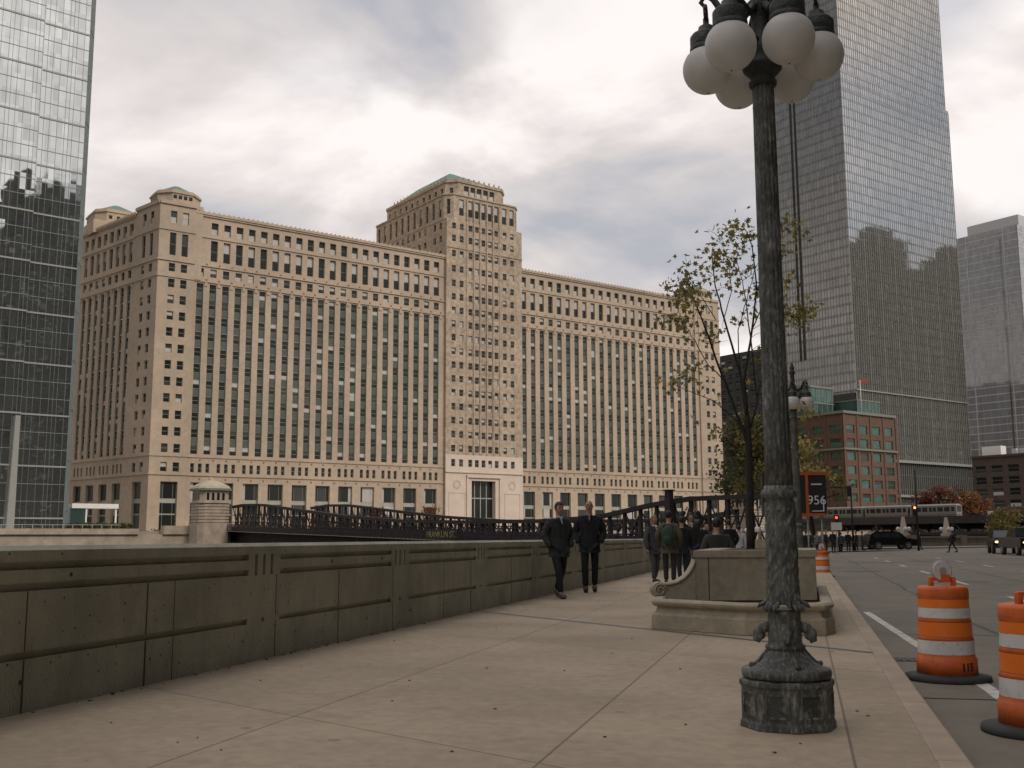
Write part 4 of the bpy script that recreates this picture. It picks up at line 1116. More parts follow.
def bridge_house(label, px, w, zg, sc_, group='bridge tender houses'):
    p = at(px, w); t = thing('bridge_house', label, 'bridge house', (p.x, p.y, zg), TH, group); t.scale = (.84, .84, 1.0)
    def oc(r, c): return octa(-r, r, -r, r, c)
    S = sc_
    mb = MB()
    mb.prism([(x * S, y * S) for x, y in oc(3.4, .9)], -8, .6 * S)
    mb.prism([(x * S, y * S) for x, y in oc(3.0, .9)], .6 * S, 3.9 * S)
    mb.prism([(x * S, y * S) for x, y in oc(3.3, .9)], 3.9 * S, 4.1 * S)
    mb.prism([(x * S, y * S) for x, y in oc(2.95, .9)], 4.1 * S, 6.0 * S)
    for k in range(6): mb.prism([(x * S, y * S) for x, y in oc(3.13, .9)], (.75 + k * .52) * S, (1.12 + k * .52) * S)
    mb.build('stone_wall', 'rust_stone', t)
    for k in range(4):
        for f in range(2):
            mb = MB(); x = (-1.6 + k * 1.05)
            if f == 0: mb.box((x - .25) * S, (x + .25) * S, -3.0 * S, -2.93 * S, 4.4 * S, 5.6 * S)
            else: mb.box(-3.0 * S, -2.93 * S, (x - .25) * S, (x + .25) * S, 4.4 * S, 5.6 * S)
            mb.build('window', 'win', t)
    mb = MB(); mb.prism([(x * S, y * S) for x, y in oc(3.45, 1)], 6.0 * S, 6.35 * S); mb.build('cornice', 'cornice', t)
    mb = MB()
    prof = [(3.3, 6.35), (3.0, 6.75), (2.2, 7.2), (1.2, 7.6), (.5, 7.8), (.4, 8.1), (.1, 8.3)]
    for (r0, z0), (r1, z1) in zip(prof, prof[1:]):
        mb.prism([(x * S, y * S) for x, y in oc(r0, r0 * .3)], z0 * S, z1 * S, 0, [(x * S, y * S) for x, y in oc(r1, r1 * .3)])
    mb.build('domed_roof', M['stone'], t)
bridge_house('small octagonal stone bridge house with domed roof before the limestone block', 209, 178, 3.2, 1.0)
bridge_house('distant pale bridge house with pyramid roof seen past the street tree trunk', 749, 260, 2.5, 1.35)

# bascule bridge
bg = thing('bascule_bridge', 'long dark steel bascule bridge crossing the river in front of the limestone block', 'bridge', (*city(69.5, 63), 0), TH)
def nline(px):
    d = at(px, 1.0); e, n = en(d); return 69.5 / e * n - 63
top = [(-6, 4.7), (nline(690), 4.75), (nline(650), 4.3), (nline(600), 3.35), (nline(540), 3.1), (nline(470), 3.2), (nline(405), 3.5), (nline(350), 4.3), (nline(300), 5.6), (nline(262), 6.8), (nline(243), 7.0), (nline(228), 6.7)]
def deckz(n): return -.15 + 2.65 * max(0, min(1, n / 112))
def topz(n):
    for (a, b), (c, d) in zip(top, top[1:]):
        if a <= n <= c: return b + (d - b) * (n - a) / (c - a)
    return top[-1][1]
for j, x in enumerate((0, 15.5)):
    mb = MB(); n_ = -6.0; step = 2.2; ns = []
    if j: n_ = at(738, 1).dot(CN) / at(738, 1).dot(CE) * 85 - 63
    while n_ < top[-1][0]: ns.append(n_); n_ += step
    for i in range(len(ns) - 1):
        a, b = ns[i], ns[i + 1]
        za, zb, da, db = topz(a), topz(b), deckz(a), deckz(b)
        if j == 1: za += .15; zb += .15
        for (w, lo, hi) in ((.32, -.4, 0), ):
            mb.face([(x - w, a, za + lo), (x - w, b, zb + lo), (x - w, b, zb), (x - w, a, za)]); mb.face([(x + w, a, za + lo), (x + w, b, zb + lo), (x + w, b, zb), (x + w, a, za)])
            mb.face([(x - w, a, za), (x - w, b, zb), (x + w, b, zb), (x + w, a, za)]); mb.face([(x - w, a, za + lo), (x + w, a, za + lo), (x + w, b, zb + lo), (x - w, b, zb + lo)])
            mb.face([(x - w, a, da - 1.6), (x - w, b, db - 1.6), (x - w, b, db + .8), (x - w, a, da + .8)]); mb.face([(x + w, a, da - 1.6), (x + w, b, db - 1.6), (x + w, b, db + .8), (x + w, a, da + .8)])
            mb.face([(x - w, a, da + .8), (x - w, b, db + .8), (x + w, b, db + .8), (x + w, a, da + .8)])
        mb.box(x - .16, x + .16, a - .14, a + .14, da, za - .3)
        if za - da > 1.2:
            mb.tube([(x, a, da), (x, b, zb - .3)], .1, 4); mb.tube([(x + .15, a, za - .3), (x + .15, b, db)], .1, 4)
            mb.tube([(x, (a + b) / 2, da), (x, (a + b) / 2, (za + zb) / 2)], .07, 4)
            for q_ in (.35, .62): mb.tube([(x - .1, a, da + (za - da) * q_), (x - .1, b, db + (zb - db) * q_)], .06, 4)
    mb.build('truss', 'truss', bg)
mb = MB()
for i in range(0, 60):
    a = -6 + i * 2.1; mb.face([(-2.4, a, deckz(a)), (17.5, a, deckz(a)), (17.5, a + 2.1, deckz(a + 2.1)), (-2.4, a + 2.1, deckz(a + 2.1))])
mb.build('deck', 'asphalt', bg)
mb = MB()
for i in range(0, 118):
    a = -4 + i; z = deckz(a)
    mb.box(-2.4, -2.34, a, a + .06, z, z + 1.2)
    for k in range(4): mb.box(-2.39, -2.35, a + .2 * k + .15, a + .2 * k + .18, z + .1, z + 1.15)
for i in range(0, 118, 2):
    a = -4 + i
    for q in (.1, .6, 1.15): mb.face([(-2.41, a, deckz(a) + q), (-2.41, a + 2, deckz(a + 2) + q), (-2.41, a + 2, deckz(a + 2) + q + .07), (-2.41, a, deckz(a) + q + .07)])
mb.build('railing', 'truss', bg)
def text_mesh(body, size, depth=.01, font=None, bold=0.0):
    cu = D.curves.new('t', 'FONT'); cu.body = body; cu.size = size; cu.extrude = depth; cu.align_x = 'CENTER'; cu.offset = bold
    ob = D.objects.new('t', cu); COL.objects.link(ob)
    dg = bpy.context.evaluated_depsgraph_get(); me = D.meshes.new_from_object(ob.evaluated_get(dg)); D.objects.remove(ob)
    return me
def add_mesh(name, me, m_, parent):
    me.materials.clear(); me.materials.append(M[m_] if isinstance(m_, str) else m_)
    o = D.objects.new(name, me); COL.objects.link(o); o.parent = parent; return o
nn = nline(460)
mb = MB(); mb.box(-2.6, -2.5, nn - 3.4, nn + 3.4, deckz(nn) + .15, deckz(nn) + 1.35); mb.build('name_board', 'truss', bg)
o = add_mesh('name_lettering', text_mesh('FRANKLIN ST.', 1.0, .02), mat('brass_letter', (.3, .25, .12), .5), bg)
o.location = (-2.66, nn, deckz(nn) + .4); o.rotation_euler = (pi / 2, 0, -pi / 2)
mb = MB(); nn2 = nline(680)
mb.prism([(-1.6, nn2 - .35), (-.9, nn2 - .35), (-.9, nn2 + .35), (-1.6, nn2 + .35)], -.2, 5.3, 0, [(-1.5, nn2 - .3), (-1.0, nn2 - .3), (-1.0, nn2 + .3), (-1.5, nn2 + .3)])
mb.box(-1.65, -.85, nn2 - .4, nn2 + .4, 5.3, 5.4)
mb.build('pylon', 'truss', bg)

# ================================================================== ELEVATED RAILWAY
eL = 268.0
vi = thing('elevated_viaduct', 'dark steel elevated railway viaduct crossing behind the intersection', 'viaduct', (*city(eL, 60), 0), TH)
mb = MB(); mb.box(-.5, 8, -120, 150, 4.9, 6.3); mb.box(-.8, -.5, -120, 150, 4.6, 6.6); mb.build('deck', 'truss', vi)
mb = MB()
for k in range(22):
    y = -112 + k * 12
    mb.box(-.4, .3, y, y + .7, -6, 5.0); mb.box(7, 7.7, y, y + .7, -6, 5.0)
    mb.tube([(0, y + .3, 4.8), (0, y + 4, .6)], .3, 4); mb.tube([(0, y + .3, 4.8), (0, y - 4, .6)], .3, 4)
mb.build('steel_leg', 'truss', vi)
mb = MB(); mb.box(-.7, -.62, -120, 150, 6.9, 7.0)
for k in range(90): mb.box(-.7, -.62, -120 + k * 3, -119.9 + k * 3, 6.3, 7.0)
mb.build('handrail', 'truss', vi)
mb = MB(); mb.box(-.4, 8.2, -120, 150, -.6, 1.6); mb.box(-.9, -.4, -120, 150, 1.6, 2.4); mb.box(7.6, 8.1, -120, 150, 3.1, 4.9); mb.build('lower_deck', 'truss', vi)
G = 'elevated train cars'
car0 = None
for k in range(4):
    n_ = 164 + k * 14.9; q = city(eL + 1.2, n_)
    if car0 is None:
        car0 = thing('train_car', 'silver elevated train car, front one with the cab at the right end', 'train car', (q.x, q.y, 6.4), TH, G)
        mb = MB(); mb.box(0, 2.8, 0, 14.2, .3, 3.2); mb.prism([(0.1, .1), (2.7, .1), (2.7, 14.1), (.1, 14.1)], 3.2, 3.55, 0, [(.6, .4), (2.2, .4), (2.2, 13.8), (.6, 13.8)])
        o = mb.build('body', mat('train_silver', (.21, .2, .185), .4, .05, metal=.3), car0)
        for a, b in ((.6, 1.5), (2.0, 3.6), (4.0, 5.6), (6.1, 7.0), (7.3, 8.2), (8.7, 10.3), (10.7, 12.3), (12.7, 13.6)):
            mb = MB(); mb.box(-.03, -.001, a, b, 1.5, 2.7); mb.build('window', 'win', car0)
        mb = MB(); mb.box(.4, 2.4, -.04, -.001, 1.4, 3.0); mb.build('cab_window', 'win', car0)
        mb = MB(); mb.box(.2, 2.6, 1, 3, -.1, .3); mb.box(.2, 2.6, 11, 13, -.1, .3); mb.build('bogie', 'black', car0)
    else:
        dup(car0, (q.x, q.y, 6.4), TH, ('silver elevated train car, second from its right end', 'silver elevated train car, third from the right end', 'silver elevated train car, last and farthest to the left')[k - 1], G)
p = at(994, 285); t = thing('station_sign', 'small pale box sign on the viaduct right of the train', 'sign', (p.x, p.y, 6.3), TH)
mb = MB(); mb.box(-.2, .2, -1.2, 1.2, .6, 1.5); mb.build('panel', 'white', t); mb = MB(); mb.box(-.1, .1, -.1, .1, 0, .6); mb.build('post', 'black', t)

# river-side balustrade and obelisk lamps across the intersection
bs = thing('stone_balustrade', 'low stone balustrade along the river across the intersection', 'balustrade', (*city(88, 71.5), 0), TH)
M['old_stone'] = mat('weathered_grey_stone', (.2, .17, .13), .9, .2, 1)
mb = MB(); mb.box(0, 190, 0, .5, 0, .35); mb.box(0, 190, 0, .5, .95, 1.15)
for k in range(20): mb.box(k * 10, k * 10 + 1.2, -.05, .55, 0, 1.3)
mb.build('rail_and_pier', 'old_stone', bs)
mb = MB()
for k in range(380): mb.box(k * .5 + .1, k * .5 + .32, .15, .35, .35, .95)
o = mb.build('baluster', 'old_stone', bs); tag(o, kind='stuff')
for px, w, lb in ((904, 122, 'stone obelisk lamp with globes right of the dark car'), (947, 128, 'stone obelisk lamp with globes above the lone pedestrian')):
    p = at(px, w); t = thing('obelisk_lamp', lb, 'lamp', (p.x, p.y, 0), 0, 'stone obelisk lamps')
    mb = MB(); mb.box(-.6, .6, -.6, .6, 0, 1.5); mb.prism([(-.42, -.42), (.42, -.42), (.42, .42), (-.42, .42)], 1.5, 3.4, 0, [(-.15, -.15), (.15, -.15), (.15, .15), (-.15, .15)])
    mb.build('obelisk', 'lime_lt', t)
    for k in range(4):
        a = YAW + k * pi / 2; mb = MB(); mb.ball((.62 * cos(a), .62 * sin(a), 2.0), .24, 12, 8); mb.build('globe', 'globe', t)
# distant pale lamp left of lamp shaft (globes over the crowd)
for i, (px, w) in enumerate(((760, 60), (742, 66))):
    p = at(px, w); t = thing('pedestal_light', ('low stone pedestal light with globes behind the planter', 'low stone pedestal light with globes left of the street tree trunk')[i], 'lamp', (p.x, p.y, 0), 0, 'pedestal lights')
    mb = MB(); mb.box(-.3, .3, -.3, .3, 0, 1.0); mb.lathe([(.12, 1.0), (.08, 1.3), (.1, 1.5)], 12); mb.build('pedestal', 'stone', t)
    for k in range(3):
        a = YAW + k * 2 * pi / 3; mb = MB(); mb.ball((.3 * cos(a), .3 * sin(a), 1.55), .15, 12, 8); mb.build('globe', 'globe', t)

# ================================================================== SIGNS, SIGNALS
p = at(800, 60)
sg = thing('advertising_sign', 'dark advertising sign in orange frame reading 956 on thin posts', 'sign', (p.x, p.y, 0), YAW)
mb = MB(); mb.box(-2.0, 1.6, 0, .5, 2.45, 4.6); mb.build('dark_panel', 'black', sg)
mb = MB(); mb.box(-1.5, 1.7, -.06, .56, 4.6, 4.78); mb.box(.42, .58, -.05, -.002, 2.4, 4.6); mb.box(-.2, 1.5, -.06, -.002, 2.28, 2.45)
mb.build('orange_frame', mat('orange_frame', (.42, .1, .03), .6, .1), sg)
mb = MB(); mb.box(1.38, 1.44, -.02, -.003, 2.6, 3.25); mb.box(.75, 1.44, -.02, -.003, 2.55, 2.6); mb.box(.75, 1.35, -.015, -.003, 4.05, 4.12)
mb.build('white_rule', 'white', sg)
o = add_mesh('number_956', text_mesh('956', .72, .008), 'white', sg); o.name = 'sign_number'; o.location = (1.03, -.02, 2.95); o.rotation_euler = (pi / 2, 0, 0)
for x in (-1.6, .55, 1.35):
    mb = MB(); mb.tube([(x, .25, 0), (x, .25, 2.45)], .05, 8); mb.build('post', 'steel_lt', sg)
M['red_lamp'] = mat('red_signal_light', (.6, .02, .02), emit=(1, .06, .03), estr=2.6)
M['amber_lamp'] = mat('orange_signal_light', (.6, .1, .03), emit=(1, .25, .1), estr=3.0)
M['head_lamp'] = mat('headlight_glow', (.8, .5, .25), emit=(1, .62, .3), estr=2.0)
def signal(label, px, w, z, h, m_, arm=0):
    p = at(px, w); t = thing('traffic_light', label, 'traffic light', (p.x, p.y, -.1), YAW, 'traffic lights at the intersection')
    mb = MB(); mb.tube([(.22, .1, 0), (.22, .1, h)], [.11, .07], 8)
    if arm: mb.tube([(.22, .1, h - .2), (.22 - arm, .1, h)], [.06, .04], 6)
    mb.build('pole', 'black', t)
    mb = MB(); mb.box(-.17, .17, -.1, .15, z - .75, z + .2); mb.build('housing', 'black', t)
    mb = MB(); mb.lathe([(.11, 0), (.09, .02)], 12); o = mb.build('lens', m_, t); o.location = (0, -.1, z); o.rotation_euler = (pi / 2, 0, 0)
signal('traffic light glowing red left of the parked dark car', 837, 88, 2.8, 3.0, 'red_lamp')
signal('traffic light glowing orange-red before the train', 916, 92, 3.7, 7.0, 'amber_lamp')
signal('unlit traffic light mast with long arm before the brick building', 851, 96, 5.6, 5.8, 'rubber', 3.5)
p = at(837, 84); t = thing('street_sign', 'small plain white rectangular sign under the red traffic light', 'sign', (p.x, p.y, -.1), YAW)
mb = MB(); mb.box(-.42, .42, -.02, .02, 1.75, 2.35); mb.build('panel', 'white', t); mb = MB(); mb.tube([(0, .05, 0), (0, .05, 2.3)], .04, 6); mb.build('post', 'steel_lt', t)

# ================================================================== TRAFFIC DRUMS
def make_drum(label, loc, rz, light=False, mark=None):
    t = thing('traffic_drum', label, 'traffic drum', loc, rz, 'orange and white traffic drums'); t.scale = (.92, .92, 1)
    mb = MB(); mb.lathe([(.40, 0), (.405, .01), (.40, .04), (.30, .055), (.28, .06)], 40); mb.build('rubber_base', 'rubber', t)
    mb = MB()
    zs_ = [(.282, .05), (.28, .2), (.268, .205), (.266, .225), (.262, .23), (.26, .36), (.262, .362), (.25, .385), (.248, .39), (.246, .52), (.248, .522), (.24, .545), (.238, .55), (.234, .72), (.238, .73), (.238, .8), (.225, .825), (.2, .83)]
    mb.lathe([(r, z) for r, z in zs_], 48); mb.build('drum_body', 'orange', t)
    for (z0, z1, r0, r1, m_) in ((.236, .355, .2625, .2605, 'white_sheet'), (.392, .515, .2505, .2485, 'orange_sheet'), (.552, .64, .2405, .238, 'white_sheet'), (.642, .715, .2385, .2362, 'orange_sheet')):
        mb = MB(); mb.lathe([(r0, z0), (r1, z1)], 48, cap=False); mb.build('reflective_band', m_, t)
    mb = MB(); mb.box(-.13, -.09, -.03, .03, .82, .89); mb.box(.09, .13, -.03, .03, .82, .89); mb.box(-.13, .13, -.025, .025, .88, .91)
    o = mb.build('handle', 'orange', t); bevel(o, .01)
    if light:
        mb = MB(); mb.box(-.02, .06, -.05, .05, .86, .93); mb.build('light_bracket', 'orange', t)
        mb = MB(); mb.lathe([(.088, -.03), (.092, -.02), (.092, .02), (.088, .03)], 28)
        o = mb.build('warning_light', 'lens', t); o.location = (.0, 0, .965); o.rotation_euler = (pi / 2, 0, 0)
        mb = MB(); mb.lathe([(.092, -.012), (.1, -.012), (.1, .012), (.092, .012)], 28, cap=False); mb.lathe([(.03, .032), (.035, .045)], 12)
        o2 = mb.build('lens_ring', 'steel_lt', o)
    if mark:
        me = text_mesh(mark, .095, .0, bold=.005)
        for v in me.vertices:
            a = -pi / 2 + v.co.x / .285; r = .2825; z = .10 + v.co.y; v.co = (r * cos(a), r * sin(a), z)
        o = add_mesh('stencil_number', me, 'black', t); o.rotation_euler = (0, 0, .35)
    return t
make_drum('full orange and white drum with round warning light by the kerb', (1.20, 10.55, -.15), R_(15), True, '115')
p_ = at(1028, 7.15); make_drum('orange and white drum cut by the right edge, nearest the camera', (p_.x, p_.y, -.15), R_(25))
p_ = at(821, 34.5); make_drum('small distant drum peeking out behind the planter end', (p_.x, p_.y, -.15), R_(0), True)
p_ = at(748, 70); make_drum('tiny distant drum low behind the planter tree', (p_.x, p_.y, -.15), R_(0))

# ================================================================== CARS
def vehicle(label, px, w, rz, L_=4.8, Hh=1.78, W_=1.9, lights=None, kind='suv', col='car_black', cat='car'):
    p = at(px, w); t = thing('parked_car' if not lights else 'waiting_car', label, cat, (p.x, p.y, -.15), rz)
    x0 = -L_ / 2
    if kind == 'suv':
        low = [(0, .45), (0, .85), (.06, 1.0), (1.15, 1.1), (L_ - .15, 1.1), (L_ - .02, .9), (L_, .45)]
        cab = [(1.0, 1.1), (1.65, 1.72), (2.2, Hh), (L_ - .75, Hh), (L_ - .25, 1.5), (L_ - .12, 1.1)]
    else:
        low = [(0, .5), (0, .95), (.1, 1.15), (1.5, 1.2), (L_, 1.2), (L_, .5)]
        cab = [(1.4, 1.2), (2.0, 1.85), (3.4, 1.88), (3.6, 1.2)]
    mb = MB()
    def ext(prof, hw0, hw1):
        zl, zh = min(z for _, z in prof), max(z for _, z in prof)
        f = lambda z: hw0 + (hw1 - hw0) * (z - zl) / (zh - zl)
        a = [(x0 + x, -f(z), z) for x, z in prof]; b = [(x0 + x, f(z), z) for x, z in prof]
        mb.face(a); mb.face(b[::-1])
        for i in range(len(prof)):
            j = (i + 1) % len(prof); mb.face([a[i], a[j], b[j], b[i]][::-1])
        return f
    ext(low, W_ / 2, W_ / 2 * .96); fc = ext(cab, W_ / 2 * .94, W_ / 2 * .74)
    o = mb.build('body', col, t, weld=False); bevel(o, .04)
    for sgn in (-1, 1):
        segs = ((1.5, 2.55), (2.62, 3.55), (3.62, L_ - .55)) if kind == 'suv' else ((1.95, 2.6), (2.68, 3.3))
        for a, b in segs:
            mb = MB(); z0, z1 = (1.16, 1.62) if kind == 'suv' else (1.28, 1.76); s0 = .3 if a < 2 else 0
            y = lambda z: sgn * (W_ / 2 * .94 + (W_ / 2 * .74 - W_ / 2 * .94) * (z - (1.1 if kind == 'suv' else 1.2)) / (.68) + .012)
            mb.face([(x0 + a, y(z0), z0), (x0 + b, y(z0), z0), (x0 + b, y(z1), z1), (x0 + a + s0, y(z1), z1)]); mb.build('side_window', 'car_glass', t)
    mb = MB(); hw = W_ / 2 * .8
    if kind == 'suv': mb.face([(x0 + 1.02, -hw, 1.16), (x0 + 1.02, hw, 1.16), (x0 + 1.58, hw * .92, 1.68), (x0 + 1.58, -hw * .92, 1.68)])
    else: mb.face([(x0 + 1.42, -hw, 1.26), (x0 + 1.42, hw, 1.26), (x0 + 1.94, hw * .92, 1.8), (x0 + 1.94, -hw * .92, 1.8)])
    mb.build('windscreen', 'car_glass', t)
    for wx in (.9, L_ - .95):
        for sgn in (-1, 1):
            mb = MB(); r = .37; mb.lathe([(r * .7, -.12), (r, -.11), (r, .11), (r * .7, .12)], 24); o = mb.build('wheel', 'rubber', t)
            o.location = (x0 + wx, sgn * (W_ / 2 - .1), r); o.rotation_euler = (pi / 2, 0, 0)
            mb = MB(); mb.lathe([(r * .6, -.125), (r * .62, .125)], 20); mb.build('rim', 'rim', o)
    for sgn in (-1, 1):
        mb = MB(); mb.ball((x0 - .0, sgn * .68, .86), .1, 10, 6, sq=(.4, 1.6, .8)); mb.build('headlight', 'head_lamp' if lights == 'front' else 'lens', t)
    mb = MB(); mb.box(x0 - .04, x0 - .002, -.5, .5, .6, .95); mb.build('grille', 'rubber', t)
    mb = MB(); mb.box(x0 - .06, x0 + .1, -W_ / 2 + .05, W_ / 2 - .05, .4, .58); mb.build('bumper', 'rubber', t)
    return t
vehicle('black sport utility car seen from the side crossing the intersection', 889, 106, TH - R_(32) + pi, 4.9)
vehicle('dark car waiting at the right with one lit headlight, left of the truck', 1003, 80, YAW + R_(72), 4.6, 1.65, lights='front')
vehicle('black pickup truck with amber headlight cut by the right edge', 1024, 72, YAW + R_(80), 5.4, 1.9, 2.0, lights='front', kind='pickup', cat='pickup truck')

# ================================================================== PEOPLE
def skin_mesh(verts, edges, radii, root=0, sub=1):
    me = D.meshes.new('sk'); me.from_pydata(verts, edges, []); ob = D.objects.new('sk', me); COL.objects.link(ob)
    md = ob.modifiers.new('s', 'SKIN'); md.use_smooth_shade = True
    for i, r in enumerate(radii):
        sv = me.skin_vertices[0].data[i]; sv.radius = r if isinstance(r, (tuple, list)) else (r, r); sv.use_root = (i == root)
    md2 = ob.modifiers.new('u', 'SUBSURF'); md2.levels = sub; md2.render_levels = sub
    dg = bpy.context.evaluated_depsgraph_get(); out = D.meshes.new_from_object(ob.evaluated_get(dg))
    D.objects.remove(ob)
    for p in out.polygons: p.use_smooth = True
    return out
PMAT = {}
def cloth(c, name):
    k = (name, c)
    if k not in PMAT: PMAT[k] = mat(name, c, .85, .15, 12, .3, 60)
    return PMAT[k]
def person(label, px, w, H=1.75, rz=0.0, coat=(.02, .02, .025), legs=(.02, .02, .025), hair='hair_dk', arms='pocket', stride=.0, group='people', zg=0.0, long_coat=False, shirt=None, bag=None, seated=False, longhair=False, bald=False, detail=1, shoes='shoe', skin='skin', pos=None, lean=0.0):
    p = pos or at(px, w); t = thing('person', label, 'person', (p[0], p[1], zg), rz, group)
    k = H / 1.8; s = lambda x, y, z: (x * k, y * k, z * k)     # faces -y
    st = stride
    hip = .95
    if seated:
        knL, knR = (-.11, -.42, .5), (.11, -.42, .5); anL, anR = (-.11, -.40, .08), (.11, -.4, .08); hip = .52
    else:
        knL, knR = (-.1, -.18 * st - .02, .52), (.1, .12 * st - .03, .52); anL, anR = (-.09, -.30 * st + .03, .09), (.09, .34 * st, .09 + .05 * st)
    dz = hip - .95
    ln = lean
    sh = lambda x, y, z: s(x, y - ln * max(0, z - .95), z + dz)
    if arms == 'pocket': el = (.285, .07, 1.17); wr = (.215, -.08, .95)
    elif arms == 'up': el = (.3, -.12, 1.2); wr = (.1, -.3, 1.38)
    elif arms == 'raised': el = (.32, -.05, 1.62); wr = (.16, -.05, 1.85)
    else: el = (.28, .04, 1.16); wr = (.29, -.06, .9)
    asym = st * .12 if arms == 'down' else 0
    # body: one continuous skin
    V = [sh(0, 0, .95), sh(0, .01, 1.15), sh(0, .02, 1.36), sh(0, .02, 1.5), sh(0, -.005, 1.58), sh(0, -.015, 1.68), sh(0, 0, 1.755),
         sh(-.17, .02, 1.43), sh(-el[0], el[1] - asym, el[2]), sh(-wr[0], wr[1] - asym, wr[2]),
         sh(.17, .02, 1.43), sh(el[0], el[1] + asym, el[2]), sh(wr[0], wr[1] + asym, wr[2]),
         sh(-.09, 0, .9), s(*knL), s(*anL), sh(.09, 0, .9), s(*knR), s(*anR),
         s(anL[0], anL[1] - .15, .04 + anL[2] - .09), s(anR[0], anR[1] - .15, .04 + (anR[2] - .09) * .3)]
    E_ = [(0, 1), (1, 2), (2, 3), (3, 4), (4, 5), (5, 6), (2, 7), (7, 8), (8, 9), (2, 10), (10, 11), (11, 12), (0, 13), (13, 14), (14, 15), (0, 16), (16, 17), (17, 18), (15, 19), (18, 20)]
    Rd = [(.12, .09), (.12, .09), (.13, .09), .055, .062, .088, .06, .05, .038, .03, .05, .038, .03, .075, .05, .035, .075, .05, .035, .03, .03]
    Rd = [((r[0] * k, r[1] * k) if isinstance(r, tuple) else r * k) for r in Rd]
    me = skin_mesh(V, E_, Rd, 0, 1)
    bmx = bmesh.new(); bmx.from_mesh(me)
    def blob(c, r, sq=(1, 1, 1), sub=2):
        rr = bmesh.ops.create_icosphere(bmx, subdivisions=sub, radius=r)
        for v in rr['verts']: v.co = Vector((v.co.x * sq[0] + c[0], v.co.y * sq[1] + c[1], v.co.z * sq[2] + c[2]))
    hc = Vector(sh(0, -.02, 1.68))
    blob(hc, .088 * k, (.86, 1.05, 1.28))                   # skull merged in the head
    blob(hc + Vector((0, -.1 * k, -.012 * k)), .017 * k, (.8, 1, 1.4), 1)     # nose
    for sg_ in (-1, 1):
        blob(hc + Vector((sg_ * .078 * k, .01 * k, -.01 * k)), .02 * k, (.5, .8, 1.3), 1)
        if arms in ('down', 'up', 'raised'):
            a = Vector(V[9 if sg_ < 0 else 12]); b = Vector(V[8 if sg_ < 0 else 11]); d = (a - b).normalized()
            blob(a + d * .045 * k, .036 * k, (1, .7, 1.1), 1)
            side = d.orthogonal().normalized()
            for fi in range(5):
                o_ = side * ((fi - 2) * .017 * k); L_f = (.05, .07, .075, .07, .055)[fi] * k
                a0 = a + d * .07 * k + o_; a1 = a0 + d * L_f + Vector((0, -.015, 0)) * k
                blob((a0 + a1) / 2, L_f * .55, (.22, .3, 1) if abs(d.z) > .5 else (.3, 1, .3), 1)
    bmx.to_mesh(me); bmx.free()
    for q in me.polygons: q.use_smooth = True
    body = add_mesh('body', me, skin, t)
    if detail > 1:
        for sg_ in (-1, 1):
            mb = MB(); mb.ball(hc + Vector((sg_ * .031 * k, -.083 * k, .012 * k)), .011 * k, 8, 6); mb.box(hc.x + sg_ * .031 * k - .018, hc.x + sg_ * .031 * k + .018, hc.y - .098 * k, hc.y - .085 * k, hc.z + .03 * k, hc.z + .037 * k)
            mb.build('eye', 'hair_dk', body)
        mb = MB(); mb.box(hc.x - .022 * k, hc.x + .022 * k, hc.y - .092 * k, hc.y - .08 * k, hc.z - .058 * k, hc.z - .051 * k); mb.build('mouth', mat('lip', (.25, .1, .08)), body)
    # hair
    if not bald:
        mb = MB(); mb.ball(hc + Vector((0, .014 * k, .028 * k)), .096 * k, 14, 10, sq=(.9, 1.03, 1.16 if not longhair else 1.2))
        if longhair: mb.ball(hc + Vector((0, .05 * k, -.09 * k)), .085 * k, 12, 8, sq=(1.05, .7, 1.9))
        # trim the front so the face shows
        me2 = mb.build('hair', hair, body); bm2 = bmesh.new(); bm2.from_mesh(me2.data)
        dele = [f for f in bm2.faces if (f.calc_center_median() - hc).y < -.035 * k and (f.calc_center_median() - hc).z < .055 * k]
        bmesh.ops.delete(bm2, geom=dele, context='FACES'); bm2.to_mesh(me2.data); bm2.free()
    # trousers
    Vt = [sh(0, 0, .97), sh(-.095, 0, .88), s(*knL), s(anL[0], anL[1], anL[2] + .02), sh(.095, 0, .88), s(*knR), s(anR[0], anR[1], anR[2] + .02)]
    Rt = [(.16, .125), .098, .074, .062, .098, .074, .062]
    if seated: Vt[0] = s(0, .02, .56)
    me = skin_mesh(Vt, [(0, 1), (1, 2), (2, 3), (0, 4), (4, 5), (5, 6)], [((r[0] * k, r[1] * k) if isinstance(r, tuple) else r * k) for r in Rt], 0, 2)
    add_mesh('trousers', me, cloth(legs, 'trouser_cloth'), t)
    # coat
    hem = .66 if long_coat else .79
    Vc = [sh(0, .01, .98), sh(0, .015, 1.2), sh(0, .02, 1.38), sh(0, .025, 1.49), sh(-.185, .02, 1.42), sh(-el[0], el[1] - asym, el[2]), sh(-wr[0], wr[1] - asym, wr[2]), sh(.185, .02, 1.42), sh(el[0], el[1] + asym, el[2]), sh(wr[0], wr[1] + asym, wr[2])]
    Ec = [(0, 1), (1, 2), (2, 3), (2, 4), (4, 5), (5, 6), (2, 7), (7, 8), (8, 9)]
    Rc = [(.205, .155), (.2, .15), (.19, .14), (.09, .095), .092, .076, .06, .092, .076, .06]
    if not seated: Vc.append(sh(0, .01, hem + .12)); Ec.append((0, 10)); Rc.append((.2, .15))
    me = skin_mesh(Vc, Ec, [((r[0] * k, r[1] * k) if isinstance(r, tuple) else r * k) for r in Rc], 1, 2 if detail < 2 else 3)
